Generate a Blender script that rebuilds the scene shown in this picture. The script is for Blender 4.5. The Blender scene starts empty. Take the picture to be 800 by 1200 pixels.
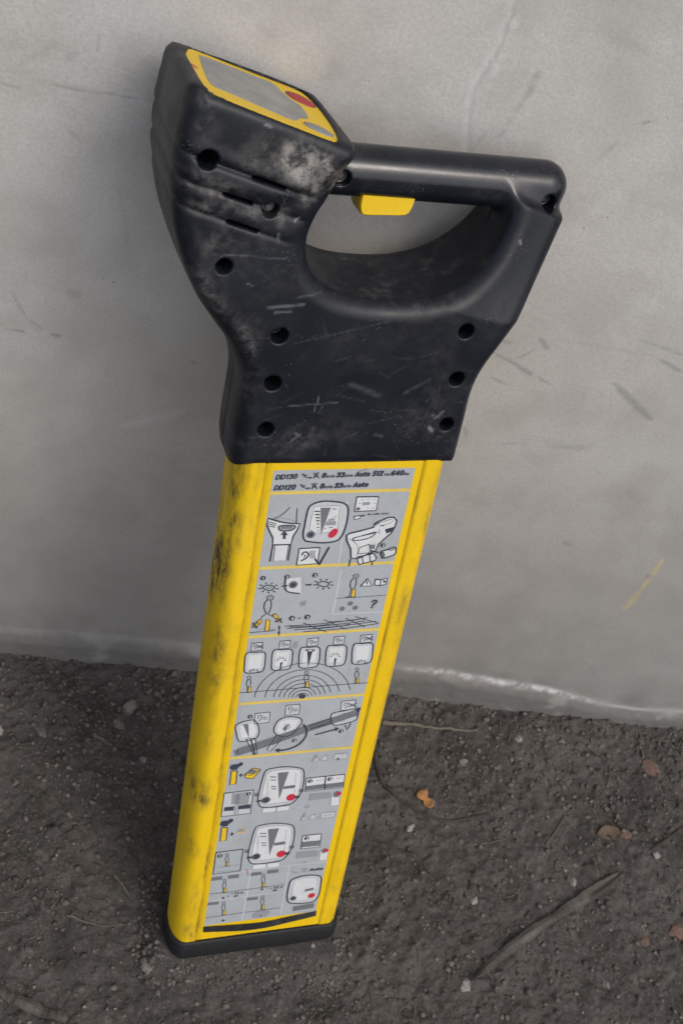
import bpy, bmesh, math, random
import numpy as np
from mathutils import Matrix, Vector
random.seed(7)
RNG = np.random.default_rng(11)
SC = bpy.context.scene
COL = SC.collection

# ------------------------------------------------------------------ camera
CAM_LOC = (-0.17331, -0.6979, 1.11887)
cam = bpy.data.objects.new('camera', bpy.data.cameras.new('camera'))
COL.objects.link(cam)
cx, cy, cz = (0.973626, -0.011576, 0.227858), (-0.134795, 0.776584, 0.615425), (-0.184075, -0.629908, 0.754541)
cam.matrix_world = Matrix(((cx[0], cy[0], cz[0], CAM_LOC[0]), (cx[1], cy[1], cz[1], CAM_LOC[1]),
                           (cx[2], cy[2], cz[2], CAM_LOC[2]), (0, 0, 0, 1)))
cam.data.sensor_fit = 'VERTICAL'
cam.data.sensor_height = 36.0
cam.data.sensor_width = 24.0
cam.data.lens = 1508.33 / 1200 * 36.0
cam.data.clip_start = 0.02
cam.data.clip_end = 200
cam.data.dof.use_dof = True
cam.data.dof.focus_distance = 0.83
cam.data.dof.aperture_fstop = 20
SC.camera = cam

# ------------------------------------------------------------------ light
SUN_EL, SUN_AZ = math.radians(50), math.radians(38)      # azimuth: to the right of the wall's outward normal
world = bpy.data.worlds.new('World')
SC.world = world
world.use_nodes = True
wn = world.node_tree
bg = wn.nodes['Background']
sky = wn.nodes.new('ShaderNodeTexSky')
sky.sky_type = 'NISHITA'
sky.sun_disc = False
sky.sun_elevation = SUN_EL
sky.sun_rotation = math.pi - SUN_AZ
sky.air_density = 1.0
sky.dust_density = 3.5
hs = wn.nodes.new('ShaderNodeHueSaturation')           # thin cloud: a paler sky than clear blue
hs.inputs['Saturation'].default_value = .58
wn.links.new(sky.outputs[0], hs.inputs['Color'])
wn.links.new(hs.outputs[0], bg.inputs[0])
bg.inputs[1].default_value = 0.135
sl = bpy.data.lights.new('sun', 'SUN')
sl.energy = 0.5
sl.angle = math.radians(16)
sl.color = (1.0, 0.93, 0.83)
sun = bpy.data.objects.new('sun', sl)
COL.objects.link(sun)
sd = Vector((math.sin(SUN_AZ) * math.cos(SUN_EL), -math.cos(SUN_AZ) * math.cos(SUN_EL), math.sin(SUN_EL)))
sun.rotation_euler = sd.to_track_quat('Z', 'Y').to_euler()
SC.view_settings.view_transform = 'Standard'
SC.view_settings.look = 'None'
SC.view_settings.exposure = 0.54
SC.view_settings.gamma = 1.0

# ------------------------------------------------------------------ helpers
def tag(o, label=None, cat=None, group=None, kind=None):
    if label: o['label'] = label
    if cat: o['category'] = cat
    if group: o['group'] = group
    if kind: o['kind'] = kind
    return o

def link(name, me, mats=(), parent=None, smooth=True):
    o = bpy.data.objects.new(name, me)
    COL.objects.link(o)
    for m in (mats if isinstance(mats, (list, tuple)) else [mats]):
        me.materials.append(m)
    if smooth:
        me.polygons.foreach_set('use_smooth', [True] * len(me.polygons))
    if parent is not None:
        o.parent = parent
    return o

def mesh_np(name, v, f):
    """v (n,3) floats, f (m,3|4) ints"""
    me = bpy.data.meshes.new(name)
    v = np.asarray(v, np.float32); f = np.asarray(f, np.int32)
    me.vertices.add(len(v)); me.vertices.foreach_set('co', v.ravel())
    k = f.shape[1]
    me.loops.add(f.size); me.loops.foreach_set('vertex_index', f.ravel())
    me.polygons.add(len(f))
    me.polygons.foreach_set('loop_start', np.arange(0, f.size, k, dtype=np.int32))
    me.update(calc_edges=True)
    me.validate()
    return me

def set_attr(me, name, vals):
    a = me.attributes.new(name, 'FLOAT', 'POINT')
    a.data.foreach_set('value', np.asarray(vals, np.float32).ravel())

def grid_faces(nu, nv, wrap_u=False):
    i = np.arange(nu if wrap_u else nu - 1)[:, None]
    j = np.arange(nv - 1)[None, :]
    a = (i % nu) * nv + j
    b = ((i + 1) % nu) * nv + j
    return np.stack([a, b, b + 1, a + 1], -1).reshape(-1, 4)

class Noise:
    def __init__(s, seed):
        s.t = np.random.default_rng(seed).random(65536).astype(np.float32)
    def h(s, *i):
        k = np.zeros_like(i[0])
        for n, (q, p) in enumerate(zip(i, (73856093, 19349663, 83492791))):
            k = k ^ (q * p)
        k = (k ^ (k >> 13)) * 1274126177
        return s.t[(k ^ (k >> 15)) & 65535]
    def __call__(s, *c):
        i = [np.floor(x).astype(np.int64) for x in c]
        w = [x - n for x, n in zip(c, i)]
        w = [x * x * (3 - 2 * x) for x in w]
        if len(c) == 2:
            a = s.h(i[0], i[1]); b = s.h(i[0] + 1, i[1]); cc = s.h(i[0], i[1] + 1); d = s.h(i[0] + 1, i[1] + 1)
            return (a * (1 - w[0]) + b * w[0]) * (1 - w[1]) + (cc * (1 - w[0]) + d * w[0]) * w[1]
        r = 0
        for dz in (0, 1):
            for dy in (0, 1):
                for dx in (0, 1):
                    ww = (w[0] if dx else 1 - w[0]) * (w[1] if dy else 1 - w[1]) * (w[2] if dz else 1 - w[2])
                    r = r + ww * s.h(i[0] + dx, i[1] + dy, i[2] + dz)
        return r

def fbm(nz, c, oct=4, gain=.5):
    r = 0; a = 1; t = 0
    for k in range(oct):
        r = r + a * (nz(*[x * (2.03 ** k) + 17.3 * k for x in c]) - .5)
        t += a; a *= gain
    return r / t * 2          # about -1..1

NZ = Noise(3); NZ2 = Noise(5)

def sstep(a, b, x):
    t = np.clip((x - a) / (b - a), 0, 1)
    return t * t * (3 - 2 * t)

def seg_dist(x, y, a, b):
    ax, ay = a; dx, dy = b[0] - ax, b[1] - ay
    t = np.clip(((x - ax) * dx + (y - ay) * dy) / (dx * dx + dy * dy + 1e-12), 0, 1)
    return np.hypot(x - ax - t * dx, y - ay - t * dy), t

def poly_sdf(x, y, P):
    """signed distance (negative inside) to closed polygon"""
    d = np.full(x.shape, 1e9, np.float32)
    ins = np.zeros(x.shape, bool)
    n = len(P)
    for k in range(n):
        a = P[k]; b = P[(k + 1) % n]
        d = np.minimum(d, seg_dist(x, y, a, b)[0])
        if a[1] != b[1]:
            c = ((a[1] > y) != (b[1] > y)) & (x < (b[0] - a[0]) * (y - a[1]) / (b[1] - a[1]) + a[0])
            ins ^= c
    return np.where(ins, -d, d).astype(np.float32)

def catmull(P, n=6, closed=True):
    P = np.array(P, float); out = []; m = len(P)
    rng = range(m) if closed else range(m - 1)
    for i in rng:
        if closed:
            p0, p1, p2, p3 = P[(i - 1) % m], P[i], P[(i + 1) % m], P[(i + 2) % m]
        else:
            p0, p1, p2, p3 = P[max(i - 1, 0)], P[i], P[i + 1], P[min(i + 2, m - 1)]
        for k in range(n):
            t = k / n
            out.append(.5 * (2 * p1 + (p2 - p0) * t + (2 * p0 - 5 * p1 + 4 * p2 - p3) * t * t + (3 * p1 - p0 - 3 * p2 + p3) * t ** 3))
    if not closed: out.append(P[-1])
    return out

# the lens's rays, to find where a mark seen in the photograph lies on the wall or on the soil
CM = np.array([cx, cy, cz])
def ray(px, py):
    d = (px - 400) * CM[0] - (py - 600) * CM[1] - 1508.33 * CM[2]
    return d
def on_wall(px, py, y=0.0):
    d = ray(px, py); s = (y - CAM_LOC[1]) / d[1]
    return (CAM_LOC[0] + s * d[0], CAM_LOC[2] + s * d[2])
def on_soil(px, py, z=0.004):
    d = ray(px, py); s = (z - CAM_LOC[2]) / d[2]
    return (CAM_LOC[0] + s * d[0], CAM_LOC[1] + s * d[1])

# ------------------------------------------------------------------ node materials
class NT:
    def __init__(s, name, rough=.6, spec=.5):
        s.m = bpy.data.materials.new(name); s.m.use_nodes = True
        s.t = s.m.node_tree; s.b = s.t.nodes['Principled BSDF']
        s.b.inputs['Roughness'].default_value = rough
        s.b.inputs['Specular IOR Level'].default_value = spec
        s.co = s.t.nodes.new('ShaderNodeTexCoord').outputs['Object']
    def n(s, typ, **kw):
        nd = s.t.nodes.new(typ)
        for k, v in kw.items(): setattr(nd, k, v)
        return nd
    def put(s, sock, v):
        if isinstance(v, bpy.types.NodeSocket): s.t.links.new(v, sock)
        elif isinstance(v, (tuple, list)) and len(v) == 3 and sock.type == 'RGBA': sock.default_value = (*v, 1)
        else: sock.default_value = v
    def noise(s, scale, detail=4, rough=.55, vec=None, dist=0.0, out=0):
        nd = s.n('ShaderNodeTexNoise')
        s.put(nd.inputs['Vector'], vec or s.co)
        nd.inputs['Scale'].default_value = scale; nd.inputs['Detail'].default_value = detail
        nd.inputs['Roughness'].default_value = rough; nd.inputs['Distortion'].default_value = dist
        return nd.outputs[out]
    def voro(s, scale, feature='F1', vec=None, out='Distance'):
        nd = s.n('ShaderNodeTexVoronoi', feature=feature)
        s.put(nd.inputs['Vector'], vec or s.co); nd.inputs['Scale'].default_value = scale
        return nd.outputs[out]
    def ramp(s, v, a, b, lo=0., hi=1.):
        nd = s.n('ShaderNodeMapRange', clamp=True, interpolation_type='SMOOTHSTEP')
        s.put(nd.inputs[0], v)
        for k, q in zip((1, 2, 3, 4), (a, b, lo, hi)): s.put(nd.inputs[k], q)
        return nd.outputs[0]
    def mix(s, f, a, b):
        nd = s.n('ShaderNodeMix', data_type='RGBA')
        s.put(nd.inputs[0], f); s.put(nd.inputs[6], a); s.put(nd.inputs[7], b)
        return nd.outputs[2]
    def math(s, op, a, b=0., clamp=False):
        nd = s.n('ShaderNodeMath', operation=op, use_clamp=clamp)
        s.put(nd.inputs[0], a); s.put(nd.inputs[1], b)
        return nd.outputs[0]
    def attr(s, name):
        return s.n('ShaderNodeAttribute', attribute_name=name).outputs['Fac']
    def scale(s, x, y, z):
        nd = s.n('ShaderNodeMapping'); s.put(nd.inputs[0], s.co); nd.inputs['Scale'].default_value = (x, y, z)
        return nd.outputs[0]
    def color(s, v): s.put(s.b.inputs['Base Color'], v); return s
    def rough(s, v): s.put(s.b.inputs['Roughness'], v); return s
    def bump(s, h, strength=.3, dist=.001, prev=None):
        nd = s.n('ShaderNodeBump'); nd.inputs['Strength'].default_value = strength
        nd.inputs['Distance'].default_value = dist; s.put(nd.inputs['Height'], h)
        if prev is not None: s.t.links.new(prev, nd.inputs['Normal'])
        s.t.links.new(nd.outputs[0], s.b.inputs['Normal'])
        return nd.outputs[0]

def mat_simple(name, col, rough=.5, spec=.5, vary=.12, sc=300):
    t = NT(name, rough, spec)
    n = t.noise(sc, 3)
    t.color(t.mix(n, tuple(c * (1 - vary) for c in col), tuple(min(1, c * (1 + vary)) for c in col)))
    return t.m

# concrete
t = NT('concrete', .82, .35)
big = t.noise(3.2, 5, .6); mid = t.noise(16, 5, .6, dist=.3); fine = t.noise(420, 3, .6)
c = t.mix(t.ramp(big, .3, .7), (.47, .45, .42), (.54, .53, .51))
c = t.mix(t.ramp(mid, .38, .70, 0, .7), c, (.40, .385, .36))
c = t.mix(t.ramp(fine, .35, .65, .0, .32), c, (.34, .33, .31))
sp = t.voro(95); sp2 = t.noise(25, 2)
c = t.mix(t.math('MULTIPLY', t.ramp(sp, .04, .09, 1, 0), t.ramp(sp2, .58, .66)), c, (.16, .15, .14))
c = t.mix(t.math('MULTIPLY', t.ramp(t.voro(230), .07, .16, 1, 0), t.ramp(t.noise(40, 2), .55, .7, 0, .5)), c, (.64, .63, .61))
c = t.mix(t.attr('grime_or_shade'), c, (.145, .138, .13))  # dirt, plus the shade painted into the lower wall's colour
c = t.mix(t.attr('scuff'), c, (.20, .20, .20))
c = t.mix(t.attr('pale'), c, (.74, .74, .75))
c = t.mix(t.attr('yellow'), c, (.62, .47, .08))
t.color(c)
c = c
b1 = t.bump(t.noise(160, 6, .65), .3, .0014)
b2 = t.bump(t.noise(900, 2, .6), .25, .0004, prev=b1)
t.bump(t.ramp(sp, .03, .10), .25, .0008, prev=b2)
M_CONC = t.m

# soil
t = NT('soil', .95, .2)
c = t.mix(t.ramp(t.noise(9, 6, .65), .35, .68), (.070, .063, .057), (.136, .124, .114))
c = t.mix(t.ramp(t.noise(60, 6, .7), .45, .72, 0, .8), c, (.165, .150, .137))
c = t.mix(t.ramp(t.noise(320, 4, .7), .5, .75, 0, .8), c, (.23, .21, .19))
c = t.mix(t.ramp(t.noise(210, 4, .7, dist=.5), .28, .42, .8, 0), c, (.018, .015, .013))
c = t.mix(t.math('MULTIPLY', t.ramp(t.voro(300), .10, .2, 1, 0), t.ramp(t.noise(70, 3), .52, .62, 0, .8)), c, (.30, .285, .26))
c = t.mix(t.attr('dark'), c, (.018, .015, .013))
t.color(c)
b1 = t.bump(t.noise(150, 9, .80), 1.0, .006)
t.bump(t.noise(800, 4, .7), .6, .0015, prev=b1)
M_SOIL = t.m

def mat_stone(name, c1, c2, rough=.9):
    t = NT(name, rough, .25)
    rn = t.n('ShaderNodeObjectInfo').outputs['Random']
    isl = t.n('ShaderNodeNewGeometry').outputs['Random Per Island']
    c = t.mix(t.math('FRACT', t.math('ADD', rn, isl)), c1, c2)
    c = t.mix(t.ramp(t.noise(400, 4, .7), .4, .7, 0, .6), c, (.05, .044, .038))
    t.color(c); t.bump(t.noise(600, 4, .7), .5, .001)
    return t.m
M_CRUMB = mat_stone('soil_crumb', (.060, .053, .046), (.150, .134, .120))
M_GRIT = mat_stone('pale_grit', (.11, .10, .09), (.30, .28, .26))
M_PEB = mat_stone('pebble_grey', (.12, .11, .10), (.17, .158, .145))
M_WHITE = mat_stone('pebble_white', (.22, .21, .20), (.33, .32, .305))
M_BRICK = mat_stone('brick_bit', (.125, .080, .065), (.145, .09, .07))
M_ORANGE = mat_stone('orange_bit', (.36, .17, .06), (.43, .21, .08))
M_WOOD = mat_stone('old_wood', (.105, .095, .083), (.135, .12, .106))
M_WOODD = mat_stone('old_wood_dark', (.075, .067, .058), (.10, .09, .079))
M_TWIG = mat_stone('twig', (.10, .086, .07), (.15, .13, .105))
M_ROOT = mat_stone('dark_root', (.035, .029, .024), (.05, .042, .035))
M_LEAF = mat_stone('dry_leaf', (.10, .072, .052), (.125, .088, .062))

# plastic shell
t = NT('black_plastic', .4, .30)
dn = t.noise(120, 10, .78, dist=.15)
dust = t.math('MULTIPLY', t.attr('dust'), t.ramp(dn, .40, .60, .10, 1.1), clamp=True)
haze = t.ramp(t.noise(18, 5, .65), .40, .80, 0, .13)
base = t.mix(t.noise(7, 3), (.0035, .0050, .0090), (.0060, .0080, .0130))
c = t.mix(haze, base, (.05, .055, .066))
c = t.mix(dust, c, (.27, .255, .235))
c = t.mix(t.attr('scratch'), c, (.27, .28, .30))
spk = t.math('MULTIPLY', t.ramp(t.voro(420), .07, .16, 1, 0), t.ramp(t.noise(55, 3), .54, .66, 0, .55))
c = t.mix(spk, c, (.30, .29, .27))
t.color(c)
r = t.ramp(t.noise(26, 5, .65), .3, .7, .34, .48)
r = t.math('SUBTRACT', r, t.math('MULTIPLY', t.attr('gloss'), .24))
t.rough(t.math('ADD', r, t.math('MULTIPLY', dust, .4), clamp=True))
t.put(t.b.inputs['Specular IOR Level'], t.math('ADD', .27, t.math('MULTIPLY', t.attr('gloss'), .16)))
b1 = t.bump(t.noise(1100, 2, .6), .10, .0003)
t.bump(t.noise(90, 5, .7), .10, .0006, prev=b1)
M_BLACK = t.m
t = NT('black_rubber', .6, .35)
c = t.mix(t.noise(90, 5, .7), (.006, .0065, .008), (.014, .0145, .016))
c = t.mix(t.ramp(t.noise(160, 5, .75), .55, .75, 0, .35), c, (.08, .07, .06))
t.color(c); t.bump(t.noise(300, 4, .7), .3, .0006)
M_RUBBER = t.m

def yellow_mat(name, rough, amt):
    t = NT(name, rough, .45)
    c = t.mix(t.noise(14, 4, .6), (.62, .400, .003), (.71, .472, .006))
    v = t.scale(1, 1, .12)
    streak = t.ramp(t.noise(330, 4, .7, vec=v), .60, .74, 0, .35 * amt)
    c = t.mix(streak, c, (.30, .19, .02))
    dots = t.math('MULTIPLY', t.ramp(t.voro(190), .07, .15, 1, 0), t.ramp(t.noise(45, 3), .53, .64, 0, .75 * amt))
    c = t.mix(dots, c, (.10, .065, .02))
    c = t.mix(t.ramp(t.noise(38, 6, .7), .52, .78, 0, .38 * amt), c, (.45, .27, .015))
    g = t.attr('grime_or_shade')
    g2 = t.math('MULTIPLY', g, t.ramp(t.noise(230, 8, .80, vec=t.scale(1, 1, .35)), .36, .58, .15, 1.15), clamp=True)
    c = t.mix(g2, c, (.055, .042, .018))
    t.color(c)
    t.rough(t.math('ADD', t.ramp(t.noise(30, 4), .3, .7, rough - .06, rough + .1), t.math('MULTIPLY', g2, .3)))
    t.bump(t.noise(260, 4, .7), .12, .0006)
    return t.m
M_YEL = yellow_mat('yellow_plastic', .42, 1.0)
M_YELP = yellow_mat('yellow_plate', .40, .45)
M_YELT = yellow_mat('yellow_trigger', .45, .5)

def print_mat(name, col, wear=.25, rough=.36):
    t = NT(name, rough, .5)
    n = t.ramp(t.noise(60, 6, .7), .45, .75, 0, wear)
    c = t.mix(n, col, tuple(.6 * x + .4 * g for x, g in zip(col, (.22, .205, .18))))
    c = t.mix(t.ramp(t.noise(420, 4, .7), .60, .76, 0, wear), c, (.09, .085, .08))
    c = t.mix(t.ramp(t.noise(26, 7, .75, vec=t.scale(1, 1, .5)), .50, .70, 0, wear * .5), c, (.19, .185, .17))
    t.color(c); t.rough(t.ramp(t.noise(20, 4), .3, .7, rough - .05, rough + .12))
    return t.m
P_GREY = print_mat('print_grey', (.335, .358, .380), .45)
P_LGREY = print_mat('print_light_grey', (.44, .46, .48), .3)
P_WHITE = print_mat('print_white', (.55, .565, .575), .35)
P_INK = print_mat('print_ink', (.035, .042, .065), .18)
P_MID = print_mat('print_mid_grey', (.13, .14, .155), .25)
P_SOFT = print_mat('print_soft_grey', (.24, .255, .275), .25)
P_RED = print_mat('print_red', (.46, .02, .045), .2)
P_YEL = print_mat('print_yellow', (.66, .43, .01), .3)
P_LYEL = print_mat('print_pale_yellow', (.60, .45, .10), .5)
P_BLACK = print_mat('print_black_tape', (.016, .016, .018), .25, .45)
PM = dict(g=P_GREY, l=P_LGREY, w=P_WHITE, k=P_INK, m=P_MID, s=P_SOFT, r=P_RED, y=P_YEL, p=P_LYEL, b=P_BLACK)

# ------------------------------------------------------------------ the wall
def build_wall():
    def axis(lo, hi, step, far_lo, far_hi):
        core = np.arange(lo, hi + 1e-6, step)
        left = []; s = step; x = lo
        while x > far_lo: s *= 1.35; x -= s; left.append(x)
        right = []; s = step; x = hi
        while x < far_hi: s *= 1.35; x += s; right.append(x)
        return np.concatenate([left[::-1], core, right])
    xs = axis(-.34, .56, .0016, -9, 9)
    zs = axis(-.02, .83, .0016, -.3, 2.6)
    X, Z = np.meshgrid(xs, zs, indexing='ij')
    # top edge of the rough foot of the wall
    marks = [(0, 735), (100, 743), (235, 756), (330, 766), (460, 779), (520, 786), (570, 794), (640, 806), (700, 821), (740, 828), (800, 831)]
    kk_ = [on_wall(*m) for m in marks]
    kx = [-9] + [k[0] for k in kk_] + [9]; kz = [kk_[0][1]] + [k[1] for k in kk_] + [kk_[-1][1]]
    ze = np.interp(X, kx, kz) + .0016 * fbm(NZ, (X * 45, X * 0 + 3.1), 4) 
    lip = sstep(.006, -.018, Z - ze)
    bulge = np.clip(1 - (ze - Z) / .08, 0, 1)
    Y = -.0050 * lip - .002 * lip * bulge
    Y += .0012 * fbm(NZ, (X * 6, Z * 6), 4) + .0009 * lip * fbm(NZ, (X * 80, Z * 80), 4)
    grime_or_shade = .0 * X; scuff = .0 * X; pale = .0 * X; yel = .0 * X
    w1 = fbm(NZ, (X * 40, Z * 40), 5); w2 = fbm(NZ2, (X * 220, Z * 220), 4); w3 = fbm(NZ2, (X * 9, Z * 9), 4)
    # painted shade deepening down the wall, with mud splashed up from the soil
    grime_or_shade += sstep(.66, .0, Z + .03 * w3) * (.66 + .07 * w1)
    grime_or_shade += sstep(.09, .0, Z + .02 * w3) * (.20 + .2 * w1)
    grime_or_shade += .55 * lip * (.7 + w1)
    # lime bloom along the lip
    xl = sstep(.13, .20, X) * sstep(.42, .30, X)
    left = sstep(-.02, -.12, X)
    wid = .0018 + .0018 * xl + .002 * left
    off = Z - ze + .0015 + .001 * w3
    bloom = np.exp(-(off / wid) ** 2) * (.02 + .40 * xl + .02 * left)
    bloom *= np.clip(.65 + 1.7 * w1 + 1.6 * w2, 0, 1.4)
    bloom = np.maximum(bloom, .28 * sstep(.34, .38, X) * np.exp(-((off - .0005) / .0016) ** 2) * np.clip(.8 + 1.2 * w1, 0, 1.2))
    pale += bloom
    def stroke(px0, px1, wd, amt, arr, soft=1.0, br=.6):
        a = on_wall(*px0); b = on_wall(*px1)
        xx = X + .0022 * w1; zz = Z + .0022 * fbm(NZ2, (X * 33, Z * 33), 3)
        d, tt = seg_dist(xx, zz, a, b)
        taper = np.clip(4 * tt * (1 - tt), 0, 1) ** .5 * .8 + .2
        m = sstep(wd * taper * (1 + soft), wd * taper * .2, d) * np.clip(1 - br + br * (1.1 + 2.2 * w2 + 1.0 * w1), 0, 1)
        if arr is scuff: amt = min(1, amt * 1.35)
        np.maximum(arr, m * amt, out=arr)
    # crack from the top edge down to the handle
    pc = [(605, 0), (600, 22), (588, 48), (570, 78), (556, 108), (549, 140), (548, 180)]
    for a, b in zip(pc, pc[1:]): stroke(a, b, .0011, .35, scuff, 1.2, .5); stroke((a[0] - 3, a[1]), (b[0] - 3, b[1]), .0022, .20, pale, 1.5, .5)
    stroke((597, 26), (606, 32), .003, .25, pale, 1.5)
    for a, b, wd, am in [((632, 85), (612, 118), .0022, .30), ((612, 118), (585, 160), .0018, .20),
                         ((722, 455), (765, 492), .0026, .42), ((718, 448), (742, 470), .0014, .4),
                         ((575, 412), (648, 452), .0010, .50), ((570, 440), (596, 452), .0009, .45), ((598, 424), (622, 440), .0016, .5),
                         ((632, 395), (642, 412), .0022, .45), ((580, 398), (600, 402), .0014, .35), ((605, 420), (630, 408), .0012, .3),
                         ((640, 520), (668, 524), .003, .18), ((664, 522), (684, 525), .003, .25), ((585, 521), (612, 521), .0008, .35),
                         ((750, 400), (800, 415), .0012, .30), ((770, 420), (800, 435), .0016, .40), ((650, 398), (770, 418), .0012, .13),
                         ((5, 385), (72, 394), .0010, .55), ((40, 386), (70, 396), .0010, .4), ((14, 340), (32, 372), .0009, .35), ((32, 372), (52, 388), .0009, .3),
                         ((0, 98), (30, 104), .0007, .30), ((60, 99), (165, 116), .0007, .32), ((165, 116), (190, 118), .0006, .3),
                         ((75, 75), (95, 60), .002, .16), ((20, 80), (70, 50), .002, .12), ((118, 42), (116, 62), .001, .2),
                         ((660, 635), (668, 640), .0022, .35), ((545, 500), (547, 512), .0012, .4), ((735, 575), (752, 590), .005, .16),
                         ((690, 780), (700, 790), .004, .22), ((545, 190), (570, 150), .0012, .15), ((700, 190), (725, 165), .0016, .14),
                         ((78, 338), (92, 348), .004, .22), ((220, 424), (230, 427), .0014, .4), ((752, 142), (760, 142), .0008, .6),
                         ((385, 85), (400, 75), .006, .16), ((372, 95), (392, 88), .004, .14), ((700, 30), (760, 60), .004, .10),
                         ((80, 150), (95, 165), .001, .22), ((300, 30), (325, 45), .003, .10), ((140, 220), (150, 290), .0015, .10)]:
        stroke(a, b, wd, am, scuff)
    for a, b, wd, am in [((30, 388), (60, 392), .0022, .30), ((590, 60), (575, 90), .002, .25), ((140, 500), (220, 480), .004, .12), ((690, 250), (760, 200), .005, .10)]:
        stroke(a, b, wd, am, pale)
    stroke((777, 655), (752, 690), .0020, .42, yel, 1.0, 1.0); stroke((752, 690), (730, 716), .0026, .28, yel, 1.0, 1.0)
    stroke((755, 676), (760, 674), .002, .5, scuff)
    V = np.stack([X, Y, Z], -1).reshape(-1, 3)
    f = grid_faces(len(xs), len(zs))[:, ::-1]
    n0 = len(V)
    # give the wall a back and a top so it is a solid slab
    bx = [xs[0], xs[-1]]
    me = mesh_np('concrete_wall', V, f[:, ::-1])
    for nm, a in (('grime_or_shade', grime_or_shade), ('scuff', scuff), ('pale', pale), ('yellow', yel)): set_attr(me, nm, np.clip(a, 0, 1))
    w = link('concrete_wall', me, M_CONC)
    tag(w, 'grey concrete wall with scuffs, a thin crack and a white lime line along its foot', 'wall')
    # core slab behind the cast face
    bm = bmesh.new()
    bmesh.ops.create_cube(bm, size=1, matrix=Matrix.Translation((0, .16, 1.05)) @ Matrix.Diagonal((17.5, .28, 2.7, 1)))
    m2 = bpy.data.meshes.new('wall_core'); bm.to_mesh(m2); bm.free()
    for nm in ('grime_or_shade', 'scuff', 'pale', 'yellow'): set_attr(m2, nm, [0] * len(m2.vertices))
    link('wall_core', m2, M_CONC, w, smooth=False)
build_wall()

# ------------------------------------------------------------------ the soil
def soil_h(x, y):
    h = .0050 * fbm(NZ, (x * 9, y * 9), 3) + .0050 * fbm(NZ2, (x * 34, y * 34), 4, .66) + .0030 * fbm(NZ, (x * 130, y * 130), 3, .62)
    cl = fbm(NZ2, (x * 75 + 9, y * 75), 3, .6)
    h = h + .008 * np.clip(cl - .22, 0, 1) ** 1.2
    h = h + .007 * sstep(-.10, -.005, y)                                    # banked a little against the wall
    dx = np.maximum(np.abs(x - .01) - .07, 0); dy = np.maximum(np.abs(y + .245) - .045, 0)
    near = np.exp(-(np.hypot(dx, dy) / .02) ** 2)
    h = h * (1 - .75 * near) + near * .002
    # earth packed under and against the tilted foot
    q = np.clip(.27 * (-y - .234), 0, .0135) * sstep(.093, .078, np.abs(x - .006)) * sstep(-.315, -.285, y)
    return h + q

def build_soil():
    def axis(lo, hi, step, far_lo, far_hi):
        core = np.arange(lo, hi + 1e-6, step)
        left = []; s = step; x = lo
        while x > far_lo: s *= 1.3; x -= s; left.append(x)
        right = []; s = step; x = hi
        while x < far_hi: s *= 1.3; x += s; right.append(x)
        return np.concatenate([left[::-1], core, right])
    xs = axis(-.34, .58, .0017, -12, 12)
    ys = axis(-.46, .02, .0017, -12, .03)
    X, Y = np.meshgrid(xs, ys, indexing='ij')
    H = soil_h(X, Y)
    dark = np.clip(fbm(NZ, (X * 14 + 3, Y * 14), 4) * .9 - .25, 0, .5)
    me = mesh_np('soil', np.stack([X, Y, H], -1).reshape(-1, 3), grid_faces(len(xs), len(ys)))
    set_attr(me, 'dark', dark)
    o = link('soil_ground', me, M_SOIL)
    tag(o, 'dark trodden soil at the foot of the wall', kind='structure')
build_soil()

ICO = bmesh.new(); bmesh.ops.create_icosphere(ICO, subdivisions=1, radius=1)
ICO_V = np.array([v.co[:] for v in ICO.verts]); ICO_F = np.array([[v.index for v in f.verts] for f in ICO.faces]); ICO.free()

def in_base(x, y):
    return abs(x - .006) < .078 and abs(y + .256) < .032

def rocks_mesh(name, spots):
    sp = np.array(spots); n = len(sp); k = len(ICO_V)
    v = ICO_V[None] * (1 + .8 * (RNG.random((n, k, 1)) - .5))
    sc = np.stack([np.ones(n), .6 + .4 * RNG.random(n), .4 + .4 * RNG.random(n)], -1) * sp[:, 2:3]
    v = v * sc[:, None, :]
    a = RNG.random(n) * 6.28; ca, sa = np.cos(a)[:, None], np.sin(a)[:, None]
    v = np.stack([v[..., 0] * ca - v[..., 1] * sa, v[..., 0] * sa + v[..., 1] * ca, v[..., 2]], -1)
    z = soil_h(sp[:, 0], sp[:, 1]) + sp[:, 2] * sp[:, 3]
    v += np.stack([sp[:, 0], sp[:, 1], z], -1)[:, None, :]
    f = ICO_F[None] + (np.arange(n) * k)[:, None, None]
    return mesh_np(name, v.reshape(-1, 3), f.reshape(-1, 3))

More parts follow.
